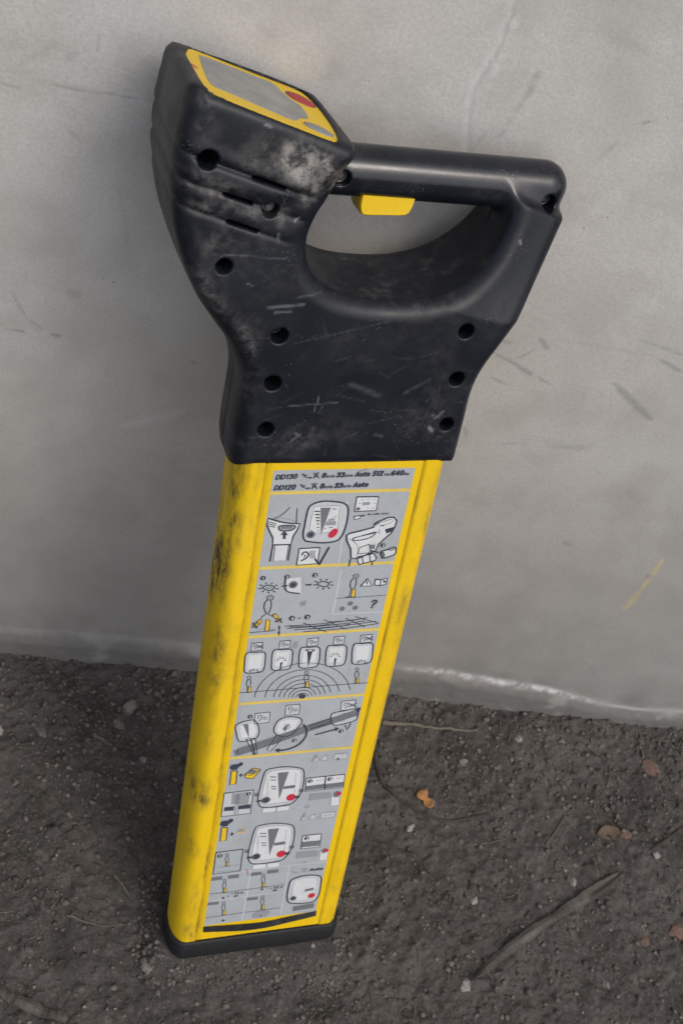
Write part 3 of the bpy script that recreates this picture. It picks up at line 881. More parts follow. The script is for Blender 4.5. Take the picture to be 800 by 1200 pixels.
def disc_mesh(name, u, v, w, r, depth, n=20):
    bm = bmesh.new()
    rings = [(r * .0, w), (r * .45, w), (r * .5, w - .02), (r * .85, w - .02), (r, w - .035), (r, w - depth)]
    vr = []
    for rr, wz in rings:
        vr.append([bm.verts.new(L(u + rr * math.cos(k / n * 6.28319), v + rr * math.sin(k / n * 6.28319), wz)) for k in range(n)] if rr > 0 else [bm.verts.new(L(u, v, wz))])
    for k in range(n):
        bm.faces.new((vr[0][0], vr[1][k], vr[1][(k + 1) % n]))
        for a_, b_ in zip(vr[1:], vr[2:]): bm.faces.new((a_[k], b_[k], b_[(k + 1) % n], a_[(k + 1) % n]))
    bmesh.ops.recalc_face_normals(bm, faces=bm.faces[:])
    me = bpy.data.meshes.new(name); bm.to_mesh(me); bm.free(); return me
M_SCREW = mat_simple('screw_steel', (.05, .05, .055), .45, .5)
for (hu, hv, wb, rad) in HOLES:
    link('screw', disc_mesh('screw', hu, hv, wb + (.05 if hv == 1.813 else .02), rad * .8, .06), M_SCREW, locator, smooth=False)

# --- tube: rounded section swept down
def section(grow=0., r=.125):
    """closed profile in (u, w), starting on the front face; returns points and arc length"""
    pts = []
    u0, u1, w0, w1 = -.255 - grow, 1.262 + grow, 0. + grow, -.52 - grow
    def arc(cu, cw, a0, a1, n=9, ru=r, rw=r):
        for k in range(n + 1):
            a_ = a0 + (a1 - a0) * k / n
            pts.append((cu + ru * math.cos(a_), cw + rw * math.sin(a_)))
    rw = .22
    arc(u0 + r, w0 - rw, math.pi / 2, math.pi, 12, r, rw)
    arc(u0 + r * 1.3, w1 + rw * 1.2, math.pi, 1.5 * math.pi, 10, r * 1.3, rw * 1.2)
    arc(u1 - r * 1.3, w1 + rw * 1.2, 1.5 * math.pi, 2 * math.pi, 10, r * 1.3, rw * 1.2)
    arc(u1 - r, w0 - rw, 0, math.pi / 2, 12, r, rw)
    return pts

def build_tube():
    pr = section()
    # densify and add shallow ribs on the front bevels
    P = []
    pr2 = pr + [(1.062, .0), (1.058, -.012), (1.045, -.012), (-.045, -.012), (-.058, -.012), (-.062, 0.)]
    n = len(pr2)
    for i in range(n):
        a = np.array(pr2[i]); b = np.array(pr2[(i + 1) % n]); L_ = np.linalg.norm(b - a); m = max(1, int(L_ / .02))
        for k in range(m): P.append(a + (b - a) * k / m)
    P = np.array(P); arc = np.concatenate([[0], np.cumsum(np.linalg.norm(np.diff(P, axis=0), axis=1))])
    vs = np.arange(.12, -4.94, -.02)
    nu, nv = len(P), len(vs)
    Uu = np.repeat(P[:, 0][:, None], nv, 1); Ww = np.repeat(P[:, 1][:, None], nv, 1); Vv = np.repeat(vs[None, :], nu, 0)
    A = np.repeat(arc[:, None], nv, 1)
    # fine long ridges where the bevel meets the plate
    co = L(Uu, Vv, Ww).reshape(-1, 3)
    me = mesh_np('tube', co, grid_faces(nu, nv, True))
    w1 = fbm(NZ, (A * 9, Vv * 4), 4); w2 = fbm(NZ2, (A * 40, Vv * 9), 3); w3 = fbm(NZ, (A * 25, Vv * 7), 4)
    g = np.zeros_like(A)
    left = (Uu < -.05)
    def smear(u, w, v, ru, rv, amt):
        nonlocal g
        d = np.exp(-(((Uu - u) ** 2 + (Ww - w) ** 2) / ru ** 2 + ((Vv - v) / rv) ** 2)) * np.clip(.75 + .9 * w1 + 1.1 * w3, 0, 1.5) * amt
        g = np.maximum(g, d)
    smear(-.245, -.16, -.86, .11, .26, 1.5); smear(-.22, -.08, -.35, .10, .40, .95); smear(-.24, -.22, -1.0, .08, .2, 1.2); smear(-.20, -.06, -.02, .12, .14, .9); smear(-.25, -.25, -.55, .09, .2, .8)
    smear(-.22, -.10, -1.05, .07, .12, .6)
    smear(-.20, -.06, -1.75, .07, .45, .75); smear(-.17, -.02, -1.55, .05, .3, .4); smear(-.21, -.1, -3.0, .12, .16, .70); smear(-.19, -.05, -3.12, .12, .10, .6)
    smear(-.2, -.05, -3.7, .08, .2, .35); smear(-.12, 0, -4.3, .05, .25, .4); smear(-.12, 0, -4.75, .06, .10, .6); smear(-.18, -.03, -2.45, .06, .2, .35)
    smear(1.18, -.02, -.4, .05, .5, .35); smear(1.15, -.02, -1.1, .05, .5, .35); smear(1.20, -.03, -2.2, .05, .8, .25); smear(1.12, 0, -4.5, .05, .5, .35); smear(1.2, -.02, -4.8, .1, .12, .5)
    # seam beside the plate collects dirt
    seam = np.minimum(np.abs(Uu + .058), np.abs(Uu - 1.058)) + 9 * (Ww < -.1)
    g = np.maximum(g, np.exp(-(seam / .010) ** 2) * np.clip(.28 + .8 * w1 + .6 * w3, .03, .8) * np.where(Uu > .5, .5, 1.))
    g = np.maximum(g, sstep(-4.82, -4.93, Vv) * .3 * np.clip(.7 + w3, 0, 1))
    set_attr(me, 'grime_or_shade', np.clip(g, 0, 1))
    link('tube', me, M_YEL, locator)
build_tube()

# rubber foot
def build_foot():
    st = [(-4.895, -.006), (-4.89, .014), (-4.905, .022), (-5.06, .024), (-5.10, .014), (-5.125, -.008), (-5.13, -.03)]
    rings = [[L(p[0], v, p[1]) for p in section(gr)] for v, gr in st]
    V = np.concatenate([np.array(r_) for r_ in rings]); n = len(rings[0])
    F = []
    for i in range(len(st) - 1):
        for k in range(n): F.append((i * n + k, i * n + (k + 1) % n, (i + 1) * n + (k + 1) % n, (i + 1) * n + k))
    me = bpy.data.meshes.new('foot')
    me.from_pydata([tuple(map(float, q)) for q in V], [], F + [tuple(range((len(st) - 1) * n, len(st) * n)), tuple(range(n))[::-1]])
    link('rubber_foot', me, M_RUBBER, locator)
build_foot()

# --- display panel
ELL = lambda cs, cw, a, b, ang, n=28: [(cs + a * math.cos(k / n * 6.28319) * math.cos(ang) - b * math.sin(k / n * 6.28319) * math.sin(ang),
                                        cw + a * math.cos(k / n * 6.28319) * math.sin(ang) + b * math.sin(k / n * 6.28319) * math.cos(ang)) for k in range(n)]
def plate(name, pts, h, th, mat, parent=locator, dome=0.):
    """a flat piece lying on the display plane; pts in (s, w)"""
    bm = bmesh.new(); top = []; bot = []
    for (s_, w_) in pts:
        for lst, hh in ((top, h), (bot, h - th)):
            lst.append(bm.verts.new(L(NOTE_A[0] + s_ * DU - hh * DV, NOTE_A[1] + s_ * DV + hh * DU, w_)))
    n = len(pts)
    if dome:
        cs = sum(p[0] for p in pts) / n; cw = sum(p[1] for p in pts) / n
        ring = top
        for f_ in (.8, .5):
            hh = h + dome * (1 - f_ * f_)
            nr = [bm.verts.new(L(NOTE_A[0] + (cs + (p[0] - cs) * f_) * DU - hh * DV, NOTE_A[1] + (cs + (p[0] - cs) * f_) * DV + hh * DU, cw + (p[1] - cw) * f_)) for p in pts]
            for k in range(n): bm.faces.new((ring[k], ring[(k + 1) % n], nr[(k + 1) % n], nr[k]))
            ring = nr
        bm.faces.new(ring)
    else:
        bm.faces.new(top)
    for k in range(n): bm.faces.new((top[k], bot[k], bot[(k + 1) % n], top[(k + 1) % n]))
    bmesh.ops.recalc_face_normals(bm, faces=bm.faces[:])
    me = bpy.data.meshes.new(name); bm.to_mesh(me); bm.free()
    return link(name, me, mat, parent, smooth=bool(dome))
t = NT('display_glass', .28, .5)
c = t.mix(t.ramp(t.noise(40, 6, .7), .35, .7), (.20, .205, .20), (.27, .272, .262))
c = t.mix(t.ramp(t.noise(22, 5, .7, dist=1.2), .58, .70, 0, .6), c, (.12, .12, .115))
c = t.mix(t.ramp(t.noise(300, 3, .7), .62, .75, 0, .4), c, (.36, .35, .33))
t.color(c); t.rough(t.ramp(t.noise(60, 4), .3, .7, .25, .5))
M_LCD = t.m
M_RBTN = mat_simple('red_rubber', (.30, .035, .035), .5, .4, .3, 500)
M_GBTN = mat_simple('grey_rubber', (.20, .205, .215), .5, .4, .25, 500)
dp = plate('display_panel', [tuple(p) for p in catmull(YEL_SW, 4)], .008, .02, M_YELP)
LCD = [(.065, -.775), (.045, -.60), (.022, -.35), (.018, -.20), (.04, -.165), (.26, -.135), (.50, -.10), (.53, -.12), (.585, -.215), (.655, -.275), (.680, -.40), (.672, -.53), (.620, -.60), (.592, -.70), (.585, -.79), (.55, -.825), (.35, -.81), (.12, -.795)]
plate('display_window', LCD, .0105, .004, M_LCD, dp)
plate('button_ring', ELL(.722, -.690, .106, .098, .78), .0098, .004, P_MID, dp)
plate('button', ELL(.722, -.690, .098, .090, .78), .013, .005, M_RBTN, dp, .012)['label'] = 'red oval push button'
plate('button_ring', ELL(.680, -.120, .105, .080, .15), .0098, .004, P_YEL, dp)
plate('button', ELL(.680, -.120, .094, .072, .15), .013, .005, M_GBTN, dp, .012)['label'] = 'grey oval push button'
plate('printed_mark', ELL(-.022, -.46, .012, .035, -.3, 12), .0096, .003, P_RED, dp)

# --- trigger
def build_trigger():
    out = catmull([(.392, 1.84), (.388, 1.74), (.400, 1.685), (.43, 1.665), (.55, 1.668), (.67, 1.672), (.715, 1.685), (.74, 1.74), (.75, 1.84)], 4, False)
    bm = bmesh.new(); rings = []
    for w_, ins in ((-.31, .022), (-.322, .006), (-.34, 0), (-.50, 0), (-.518, .006), (-.53, .022)):
        cu, cv = .58, 1.78
        rings.append([bm.verts.new(L(cu + (p[0] - cu) * (1 - ins * 2.5), cv + (p[1] - cv) * (1 - ins * 4), w_)) for p in out])
    n = len(out)
    for a_, b_ in zip(rings, rings[1:]):
        for k in range(n - 1): bm.faces.new((a_[k], a_[k + 1], b_[k + 1], b_[k]))
    bm.faces.new(rings[0]); bm.faces.new(rings[-1][::-1]); bm.faces.new([r_[0] for r_ in rings] + [r_[-1] for r_ in rings][::-1])
    bmesh.ops.recalc_face_normals(bm, faces=bm.faces[:])
    me = bpy.data.meshes.new('trigger'); bm.to_mesh(me); bm.free()
    me.polygons.foreach_set('use_smooth', [True] * len(me.polygons)); me.set_sharp_from_angle(angle=math.radians(50))
    link('trigger', me, M_YELT, locator, smooth=False)
build_trigger()

# --- instruction plate and its print.  Print is drawn in the photograph's pixel grid and laid on the plate's own plane.
HI = np.array([[0.004375989763555597, 0.000668594369026934, -1.773122820454348],
               [-9.888548542846012e-05, -0.005067183052196592, 2.827135287191195],
               [-0.00016666625813129856, -0.0003562454203436283, 1.0]])
def lab(px, py):
    q = HI @ np.array([px, py, 1.0]); return q[0] / q[2], q[1] / q[2]

def plate_front():
    w0 = -.004
    n = 90; us = [-.052, -.046, -.0] + [k / 24 for k in range(1, 24)] + [1.0, 1.046, 1.052]
    vs = np.linspace(.10, -4.885, n)
    V = []
    for u in us:
        for v in vs:
            edge = -.006 if (u in (-.052, 1.052)) else 0
            V.append(L(u, v, w0 + edge))
    me = mesh_np('front_plate', np.array(V), grid_faces(len(us), n)[:, ::-1])
    A = np.array([(u, v) for u in us for v in vs])
    set_attr(me, 'grime_or_shade', np.clip(.5 * np.exp(-((A[:, 0] + .05) / .03) ** 2) * (.4 + fbm(NZ, (A[:, 0] * 9, A[:, 1] * 6), 3)), 0, 1))
    return link('front_plate', me, M_YELP, locator)
PLATE = plate_front()
ZL = -.004
LAYER = dict(g=.0010, l=.0016, p=.0019, w=.0024, s=.0030, y=.0034, m=.0038, r=.0042, k=.0048, b=.0048)

class Sheet:
    """flat print collected into one mesh with one material slot per ink"""
    def __init__(s, name): s.name = name; s.v = []; s.f = []; s.m = []; s.inks = []
    def _add(s, pts, faces, ink, extra=0.):
        if ink not in s.inks: s.inks.append(ink)
        n = len(s.v); z = ZL + LAYER[ink] + extra + .000002 * len(s.f)
        for u, v in pts: s.v.append(L(u, v, z))
        for f_ in faces: s.f.append(tuple(n + i for i in f_)); s.m.append(s.inks.index(ink))
    def poly(s, P, ink, extra=0.):
        bm = bmesh.new()
        vs = [bm.verts.new((u, v, 0)) for u, v in P]
        try: f_ = bm.faces.new(vs)
        except ValueError: bm.free(); return
        bmesh.ops.triangulate(bm, faces=[f_])
        bm.verts.index_update()
        fs = []
        for q in bm.faces:
            a = [x.index for x in q.verts]
            (x0, y0), (x1, y1), (x2, y2) = P[a[0]], P[a[1]], P[a[2]]
            if (x1 - x0) * (y2 - y0) - (x2 - x0) * (y1 - y0) < 0: a = a[::-1]
            fs.append(a)
        bm.free()
        s._add(P, fs, ink, extra)
    def line(s, P, wd, ink, closed=False, extra=0.):
        P = [np.array(p, float) for p in P]
        if closed: P = P + [P[0], P[1]]
        n = len(P); Lf = []; Rt = []
        for i in range(n):
            a = P[max(i - 1, 0)]; b = P[min(i + 1, n - 1)]
            d = b - a; d /= np.linalg.norm(d) + 1e-9; nr = np.array([-d[1], d[0]])
            Lf.append(P[i] + nr * wd / 2); Rt.append(P[i] - nr * wd / 2)
        s._add(Lf + Rt, [(n + i, n + i + 1, i + 1, i) for i in range(n - 1)], ink, extra)
    def build(s, parent):
        me = bpy.data.meshes.new(s.name)
        me.from_pydata([tuple(map(float, q)) for q in s.v], [], s.f)
        for ink in s.inks: me.materials.append(PM[ink])
        me.polygons.foreach_set('material_index', s.m)
        o = bpy.data.objects.new(s.name, me); COL.objects.link(o); o.parent = parent
        return o

GLYPH = {
    'D': (.62, [[(.05, 0), (.05, 1)], [(.05, 1), (.3, .98), (.55, .8), (.6, .5), (.55, .2), (.3, .02), (.05, 0)]]),
    '1': (.34, [[(.02, .78), (.22, .98)], [(.22, 1), (.22, 0)]]),
    '2': (.52, [[(.04, .78), (.14, .95), (.3, 1), (.46, .9), (.46, .68), (.3, .4), (.03, .02)], [(.03, .0), (.5, .0)]]),
    '3': (.52, [[(.04, .84), (.16, .98), (.34, .98), (.46, .84), (.42, .62), (.22, .53)], [(.22, .53), (.44, .46), (.5, .24), (.38, .04), (.16, .0), (.02, .14)]]),
    '4': (.56, [[(.4, 0), (.4, 1)], [(.4, 1), (.03, .3)], [(.03, .27), (.54, .27)]]),
    '5': (.52, [[(.48, 1), (.1, 1)], [(.1, 1), (.07, .55)], [(.07, .55), (.26, .66), (.46, .52), (.49, .26), (.34, .03), (.14, .0), (.02, .12)]]),
    '6': (.52, [[(.45, .92), (.3, 1), (.12, .86), (.04, .5), (.08, .14), (.26, .0), (.45, .12), (.48, .34), (.36, .54), (.18, .55), (.06, .38)]]),
    '7': (.5, [[(.02, 1), (.48, 1)], [(.48, 1), (.15, 0)]]),
    '8': (.54, [[(.27, .54), (.08, .68), (.1, .9), (.27, 1), (.44, .9), (.46, .68), (.27, .54)], [(.27, .54), (.05, .38), (.06, .1), (.27, 0), (.48, .1), (.49, .38), (.27, .54)]]),
    '9': (.52, [[(.46, .6), (.3, .44), (.1, .5), (.04, .72), (.14, .95), (.34, 1), (.48, .82), (.46, .4), (.34, .1), (.12, .0)]]),
    '0': (.54, [[(.27, 1), (.1, .88), (.04, .5), (.1, .12), (.27, 0), (.44, .12), (.5, .5), (.44, .88), (.27, 1)]]),
    'k': (.48, [[(.05, 0), (.05, 1)], [(.42, .68), (.08, .36)], [(.2, .42), (.45, 0)]]),
    'H': (.6, [[(.05, 0), (.05, 1)], [(.55, 0), (.55, 1)], [(.05, .5), (.55, .5)]]),
    'z': (.42, [[(.03, .66), (.39, .66)], [(.39, .66), (.03, 0)], [(.03, 0), (.4, 0)]]),
    'A': (.66, [[(.02, 0), (.32, 1)], [(.32, 1), (.62, 0)], [(.14, .3), (.5, .3)]]),
    'u': (.48, [[(.05, .68), (.05, .2), (.14, .01), (.32, .03), (.43, .2)], [(.43, .68), (.43, 0)]]),
    't': (.32, [[(.13, .95), (.13, .2), (.2, .0), (.3, .02)], [(.0, .68), (.29, .68)]]),
    'o': (.48, [[(.24, .68), (.08, .58), (.04, .34), (.08, .1), (.24, 0), (.4, .1), (.44, .34), (.4, .58), (.24, .68)]]),
    'x': (.42, [[(.03, 0), (.39, .66)], [(.03, .66), (.39, 0)]]),
    'L': (.44, [[(.05, 1), (.05, 0)], [(.05, 0), (.42, 0)]]),
    'R': (.56, [[(.05, 0), (.05, 1)], [(.05, 1), (.36, .98), (.5, .76), (.36, .52), (.05, .5)], [(.28, .5), (.52, 0)]]),
    '(': (.22, [[(.2, 1.08), (.06, .8), (.03, .5), (.06, .2), (.2, -.08)]]),
    ')': (.22, [[(.02, 1.08), (.16, .8), (.19, .5), (.16, .2), (.02, -.08)]]),
    'm': (.7, [[(.05, 0), (.05, .66)], [(.05, .5), (.18, .67), (.33, .6), (.35, .4), (.35, 0)], [(.35, .5), (.48, .67), (.62, .6), (.65, .4), (.65, 0)]]),
    'f': (.32, [[(.3, .98), (.18, .98), (.12, .8), (.12, 0)], [(.0, .66), (.28, .66)]]),
    '.': (.1, [[(.05, 0), (.05, .06)]]), '<': (.4, [[(.36, .7), (.04, .4)], [(.04, .4), (.36, .1)]]), '=': (.4, [[(.03, .5), (.37, .5)], [(.03, .25), (.37, .25)]]),
    '?': (.5, [[(.04, .8), (.14, .97), (.34, .99), (.47, .82), (.4, .6), (.26, .47), (.25, .28)], [(.24, .0), (.25, .06)]]), ' ': (.25, []),
}

class Z:
    """drawing frame: coordinates of an enlarged view (origin ox, oy; k enlarged pixels per pixel)"""
    def __init__(s, sh, ox, oy, k): s.s = sh; s.ox, s.oy, s.k = ox, oy, k
    def p(s, P): return [lab(s.ox + x / s.k, s.oy + y / s.k) for x, y in P]
    def poly(s, P, ink='w', edge=None, wd=.007):
        q = s.p(P); s.s.poly(q, ink)
        if edge: s.s.line(q, wd, edge, True)
    def line(s, P, ink='k', wd=.006, sm=False, closed=False):
        q = s.p(P)
        if sm: q = catmull(q, 5, closed)
        s.s.line(q, wd, ink, closed)
    def blob(s, P, ink='w', edge='k', wd=.008, n=5):
        q = [tuple(x) for x in catmull(s.p(P), n)]
        s.s.poly(q, ink)
        if edge: s.s.line(q, wd, edge, True)
    def dot(s, x, y, r, ink='k', n=14, sx=1., edge=None):
        u, v = lab(s.ox + x / s.k, s.oy + y / s.k)
        u2, _ = lab(s.ox + (x + r) / s.k, s.oy + y / s.k); r = abs(u2 - u)
        q = [(u + r * sx * math.cos(a / n * 6.28319), v + r * math.sin(a / n * 6.28319)) for a in range(n)]
        if ink: s.s.poly(q, ink)
        if edge: s.s.line(q, .006, edge, True)
    def rays(s, x, y, r0, r1, n=8, ink='k', wd=.006, sq=.7):
        for a in range(n):
            c_, s_ = math.cos(a / n * 6.283 + .2), math.sin(a / n * 6.283 + .2) * sq
            s.line([(x + r0 * c_, y + r0 * s_), (x + r1 * c_, y + r1 * s_)], ink, wd)
    def num(s, x, y, r, ch):
        s.dot(x, y, r, 'k'); s.text(ch, (x - r * .30, y + r * .52), r * 1.0, 'w', italic=0, bold=.17, extra=.0040)
    def text(s, txt, at, h, ink='k', to=None, italic=.16, bold=.2, extra=0.):
        """stroked sans lettering: baseline start 'at', cap height h in enlarged pixels, optional end point"""
        u0, v0 = lab(s.ox + at[0] / s.k, s.oy + at[1] / s.k)
        _, v1 = lab(s.ox + at[0] / s.k, s.oy + (at[1] - h) / s.k)
        ht = abs(v1 - v0); adv = []; x = 0
        for ch in txt:
            w = GLYPH.get(ch, (.5, []))[0]; adv.append(x); x += w + .20
        tot = max(x - .20, .3)
        if to is not None:
            u1, vv1 = lab(s.ox + to[0] / s.k, s.oy + to[1] / s.k); kx = (u1 - u0) / tot; dv = (vv1 - v0) / (u1 - u0)
        else: kx = ht * .95; dv = 0
        kx = min(kx, ht * 1.5)
        wd = ht * bold
        for ch, ax_ in zip(txt, adv):
            for pl in GLYPH.get(ch, (.5, []))[1]:
                P = [np.array((u0 + (ax_ + px_) * kx + py_ * ht * italic, v0 + (ax_ + px_) * kx * dv + py_ * (ht - wd) + wd / 2)) for px_, py_ in pl]
                if len(P) > 3: P = catmull(P, 4, False)
                d0 = P[1] - P[0]; d1 = P[-1] - P[-2]
                P = [P[0] - d0 / (np.linalg.norm(d0) + 1e-9) * wd * .35] + list(P) + [P[-1] + d1 / (np.linalg.norm(d1) + 1e-9) * wd * .35]
                s.s.line(P, wd, ink, extra=extra)
    # repeated motifs
    def man(s, x, y, h, tool=True):
        s.blob([(x - .08 * h, y - .92 * h), (x + .06 * h, y - h), (x + .12 * h, y - .86 * h), (x, y - .78 * h)], 'g', 'k', .004, 3)
        s.line([(x - .02 * h, y - .8 * h), (x - .12 * h, y - .6 * h), (x - .1 * h, y - .4 * h), (x + .02 * h, y - .3 * h)], 'k', .005, True)
        s.line([(x + .06 * h, y - .8 * h), (x + .13 * h, y - .62 * h), (x + .08 * h, y - .42 * h)], 'k', .005, True)
        s.line([(x - .08 * h, y - .4 * h), (x - .1 * h, y)], 'k', .004)
        if tool: s.poly([(x + .0 * h, y - .33 * h), (x + .14 * h, y - .36 * h), (x + .12 * h, y), (x - .03 * h, y + .02 * h)], 'y', 'k', .004)
        s.line([(x - .16 * h, y + .01 * h), (x + .2 * h, y - .03 * h)], 'k', .005)
    def warn(s, x, y, w):
        s.poly([(x, y), (x + w * .5, y - w * .85), (x + w, y - w * .12)], 'l', 'm', .007)
        s.line([(x + w * .5, y - w * .6), (x + w * .5, y - w * .3)], 'm', .007); s.dot(x + w * .51, y - w * .18, w * .05, 'm')
    def box(s, x0, y0, x1, y1, sl=0., slu=0., ink='l', edge='k', wd=.006):
        """quad with slopes: y changes by sl across, x by slu downward"""
        q = [(x0, y0), (x1, y0 + sl), (x1 - slu, y1 + sl), (x0 - slu, y1)]
        s.poly(q, ink, edge, wd); return q
    def ear(s, x, y, w, h, cross=False):
        s.box(x, y, x + w, y + h, -w * .1, w * .07, 'l', 'k', .006)
        s.line([(x + .2 * w, y + .5 * h), (x + .22 * w, y + .2 * h), (x + .42 * w, y + .2 * h), (x + .42 * w, y + .45 * h), (x + .25 * w, y + .75 * h)], 'k', .005, True)
        if cross:
            s.line([(x + .5 * w, y + .25 * h), (x + 1.05 * w, y + .6 * h)], 'k', .008); s.line([(x + .5 * w, y + .6 * h), (x + 1.05 * w, y + .2 * h)], 'k', .008)
        else:
            for q in (.58, .68, .78): s.line([(x + q * w, y + .3 * h), (x + (q - .03) * w, y + .6 * h)], 'm', .004)

def build_label():
    # grey printed fields
    lb = Sheet('instruction_label')
    def row(tl, tr, br, bl, ink='g'):
        lb.poly([lab(*bl), lab(*br), lab(*tr), lab(*tl)], ink)
    xl = lambda v: .003 * math.sin(v); R = 1.0
    def band(v0, v1): lb.poly([(0, v1), (1, v1), (1, v0), (0, v0)], 'g')
    rows = [(0, -.168), (-.195, -.800), (-.826, -1.425), (-1.452, -2.085), (-2.112, -2.655), (-2.683, -4.70)]
    rows = [(a, b) for a, b in rows]
    for a, b in rows: band(a, b)
    o = lb.build(locator)
    o['label'] = 'long grey printed instruction label with yellow rules'
    # pale yellow worn rules between the fields, fine lines
    for v in (-.1815, -.813, -1.4385, -2.0985, -2.669):
        ru = Sheet('printed_rule'); ru.poly([(-.002, v - .0135), (1.002, v - .0135), (1.002, v + .0135), (-.002, v + .0135)], 'p'); ru.build(o)

    h = Sheet('printed_lettering'); z = Z(h, 310, 540, 4.444)
    z.text('DD130', (57, 100), 28, 'k', (165, 94), bold=.235); z.text('DD120', (49, 155), 28, 'k', (156, 150), bold=.235)
    for dy, dx, extra in ((0, 0, True), (55, -10, False)):
        z.line([(195 + dx, 67 + dy), (212 + dx, 84 + dy), (222 + dx, 72 + dy)], 'k', .007); z.line([(203 + dx, 66 + dy), (215 + dx, 78 + dy)], 'k', .005); z.line([(215 + dx, 86 + dy), (232 + dx, 88 + dy), (230 + dx, 92 + dy)], 'k', .006)
        z.text('Hz', (230 + dx, 93 + dy), 11, 'k', (245 + dx, 92 + dy))
        z.line([(254 + dx, 92 + dy), (268 + dx, 64 + dy), (284 + dx, 92 + dy)], 'k', .006); z.line([(252 + dx, 66 + dy), (286 + dx, 62 + dy)], 'k', .006); z.line([(258 + dx, 70 + dy), (284 + dx, 90 + dy)], 'k', .005); z.line([(282 + dx, 68 + dy), (256 + dx, 90 + dy)], 'k', .005); z.dot(269 + dx, 78 + dy, 6, 'k')
        z.text('8', (297 + dx, 90 + dy), 28, 'k', (315 + dx, 89 + dy), bold=.235); z.text('kHz', (322 + dx, 89 + dy), 15, 'k', (362 + dx, 86 + dy), bold=.20)
        z.text('33', (372 + dx, 87 + dy), 28, 'k', (410 + dx, 86 + dy), bold=.235); z.text('kHz', (417 + dx, 85 + dy), 15, 'k', (458 + dx, 82 + dy), bold=.20)
        z.text('Auto', (470 + dx, 84 + dy), 28, 'k', (543 + dx, 81 + dy), bold=.235)
    z.text('512', (560, 80), 28, 'k', (610, 78), bold=.235); z.text('Hz', (621, 78), 15, 'k', (648, 77), bold=.20); z.text('640', (656, 78), 28, 'k', (718, 75), bold=.235); z.text('Hz', (722, 75), 15, 'k', (748, 74), bold=.20)
    z.line([(485, 58), (540, 40)], 'm', .004)
    h.build(o)

    # field 2: battery fitting
    a = Sheet('printed_drawing'); z = Z(a, 300, 570, 8)
    z.line([(855, 140), (800, 560), (770, 760)], 'l', .010)
    z.line([(165, 302), (230, 275), (290, 225), (318, 198)], 'k', .006, True); z.line([(388, 205), (382, 260), (378, 345)], 'k', .006)
    z.line([(180, 315), (240, 300), (330, 315), (378, 340)], 's', .006, True)
    z.poly([(115, 300), (240, 335), (330, 348), (412, 350), (385, 410), (350, 465), (325, 545), (158, 548), (157, 480), (125, 415), (103, 365)], 'w', 'k', .011)
    z.line([(120, 330), (190, 352)], 'k', .006); z.line([(115, 350), (185, 368)], 'k', .006); z.line([(118, 370), (180, 383)], 'k', .006)
    z.blob([(212, 382), (232, 368), (300, 365), (370, 372), (345, 405), (285, 418), (225, 412)], 's', 'k', .009)
    for q in (250, 275, 300, 325): z.line([(q, 372), (q - 4, 395)], 'k', .006)
    z.poly([(268, 418), (300, 455), (280, 455), (276, 492), (250, 492), (255, 455), (228, 452)], 'k')
    z.poly([(160, 560), (320, 548), (300, 690), (148, 700)], 'w'); z.line([(160, 550), (130, 705)], 'k', .011); z.line([(325, 545), (300, 695)], 'k', .011)
    z.line([(178, 560), (160, 700)], 'k', .006); z.line([(308, 550), (285, 690)], 'k', .006); z.line([(158, 548), (325, 543)], 'k', .008)
    # instrument face
    z.blob([(545, 160), (640, 138), (740, 143), (822, 158), (862, 200), (858, 290), (835, 390), (800, 470), (745, 512), (630, 528), (520, 520), (458, 505), (442, 450), (455, 370), (470, 290), (495, 200)], 'l', 'k', .012)
    z.poly([(548, 188), (785, 180), (765, 400), (720, 430), (560, 440), (500, 400), (520, 300)], 'w', 's', .004)
    z.poly([(605, 200), (700, 198), (608, 452)], 'm')
    for i, q in enumerate((232, 262, 292, 320, 350, 382, 415)): z.line([(548 + i * 5, q), (600 - i * 1.5, q + 3)], 'k', .010 if i < 4 else .007)
    z.text('888', (712, 222), 16, 's', (752, 220)); z.line([(690, 315), (755, 275)], 's', .006)
    z.poly([(655, 330), (752, 325), (745, 362), (648, 368)], 's'); z.text('Auto', (672, 325), 20, 'm', (735, 320)); z.dot(648, 395, 9, 's'); z.line([(680, 388), (720, 382)], 'm', .007)
    z.dot(512, 452, 40, 'm', 20); z.dot(512, 452, 24, 'k', 16, edge='s')
    q = lab(300 + 722 / 8, 570 + 438 / 8); a.poly([(q[0] + .030 * math.cos(k_ / 20 * 6.283) + .012 * math.sin(k_ / 20 * 6.283), q[1] + .040 * math.sin(k_ / 20 * 6.283)) for k_ in range(20)], 'r')
    z.dot(722, 438, 16, None, edge='m'); z.dot(670, 163, 5, 's')
    # ear and tick
    z.poly([(405, 582), (598, 572), (575, 722), (380, 738)], 'w', 'k', .009)
    z.line([(428, 645), (445, 618), (475, 615), (490, 640), (475, 668), (445, 685), (418, 698)], 'k', .011, True); z.line([(450, 640), (462, 650), (448, 668)], 'k', .006, True)
    for q in (515, 535, 555): z.line([(q, 600), (q - 12, 630), (q, 675)], 'k', .005, True)
    z.poly([(542, 682), (560, 675), (592, 712), (680, 562), (692, 572), (598, 738), (585, 735)], 'k')
    # right half
    z = Z(a, 395, 570, 8.889)
    z.poly([(205, 108), (432, 106), (405, 250), (180, 260)], 'w', 'k', .009)
    for x, y in ((250, 140), (310, 135), (370, 138), (225, 178), (380, 178), (305, 225), (360, 225)): z.line([(x, y), (x + 25, y - 3)], 's', .006)
    z.poly([(265, 165), (345, 160), (338, 192), (262, 198)], 's'); z.num(218, 232, 19, '1')
    z.poly([(175, 312), (230, 305), (288, 298), (286, 304), (240, 312), (238, 332), (180, 342)], 'w', 'k', .006)
    z.text('6x LR6 (AA)', (315, 300), 20, 'k', (530, 290))
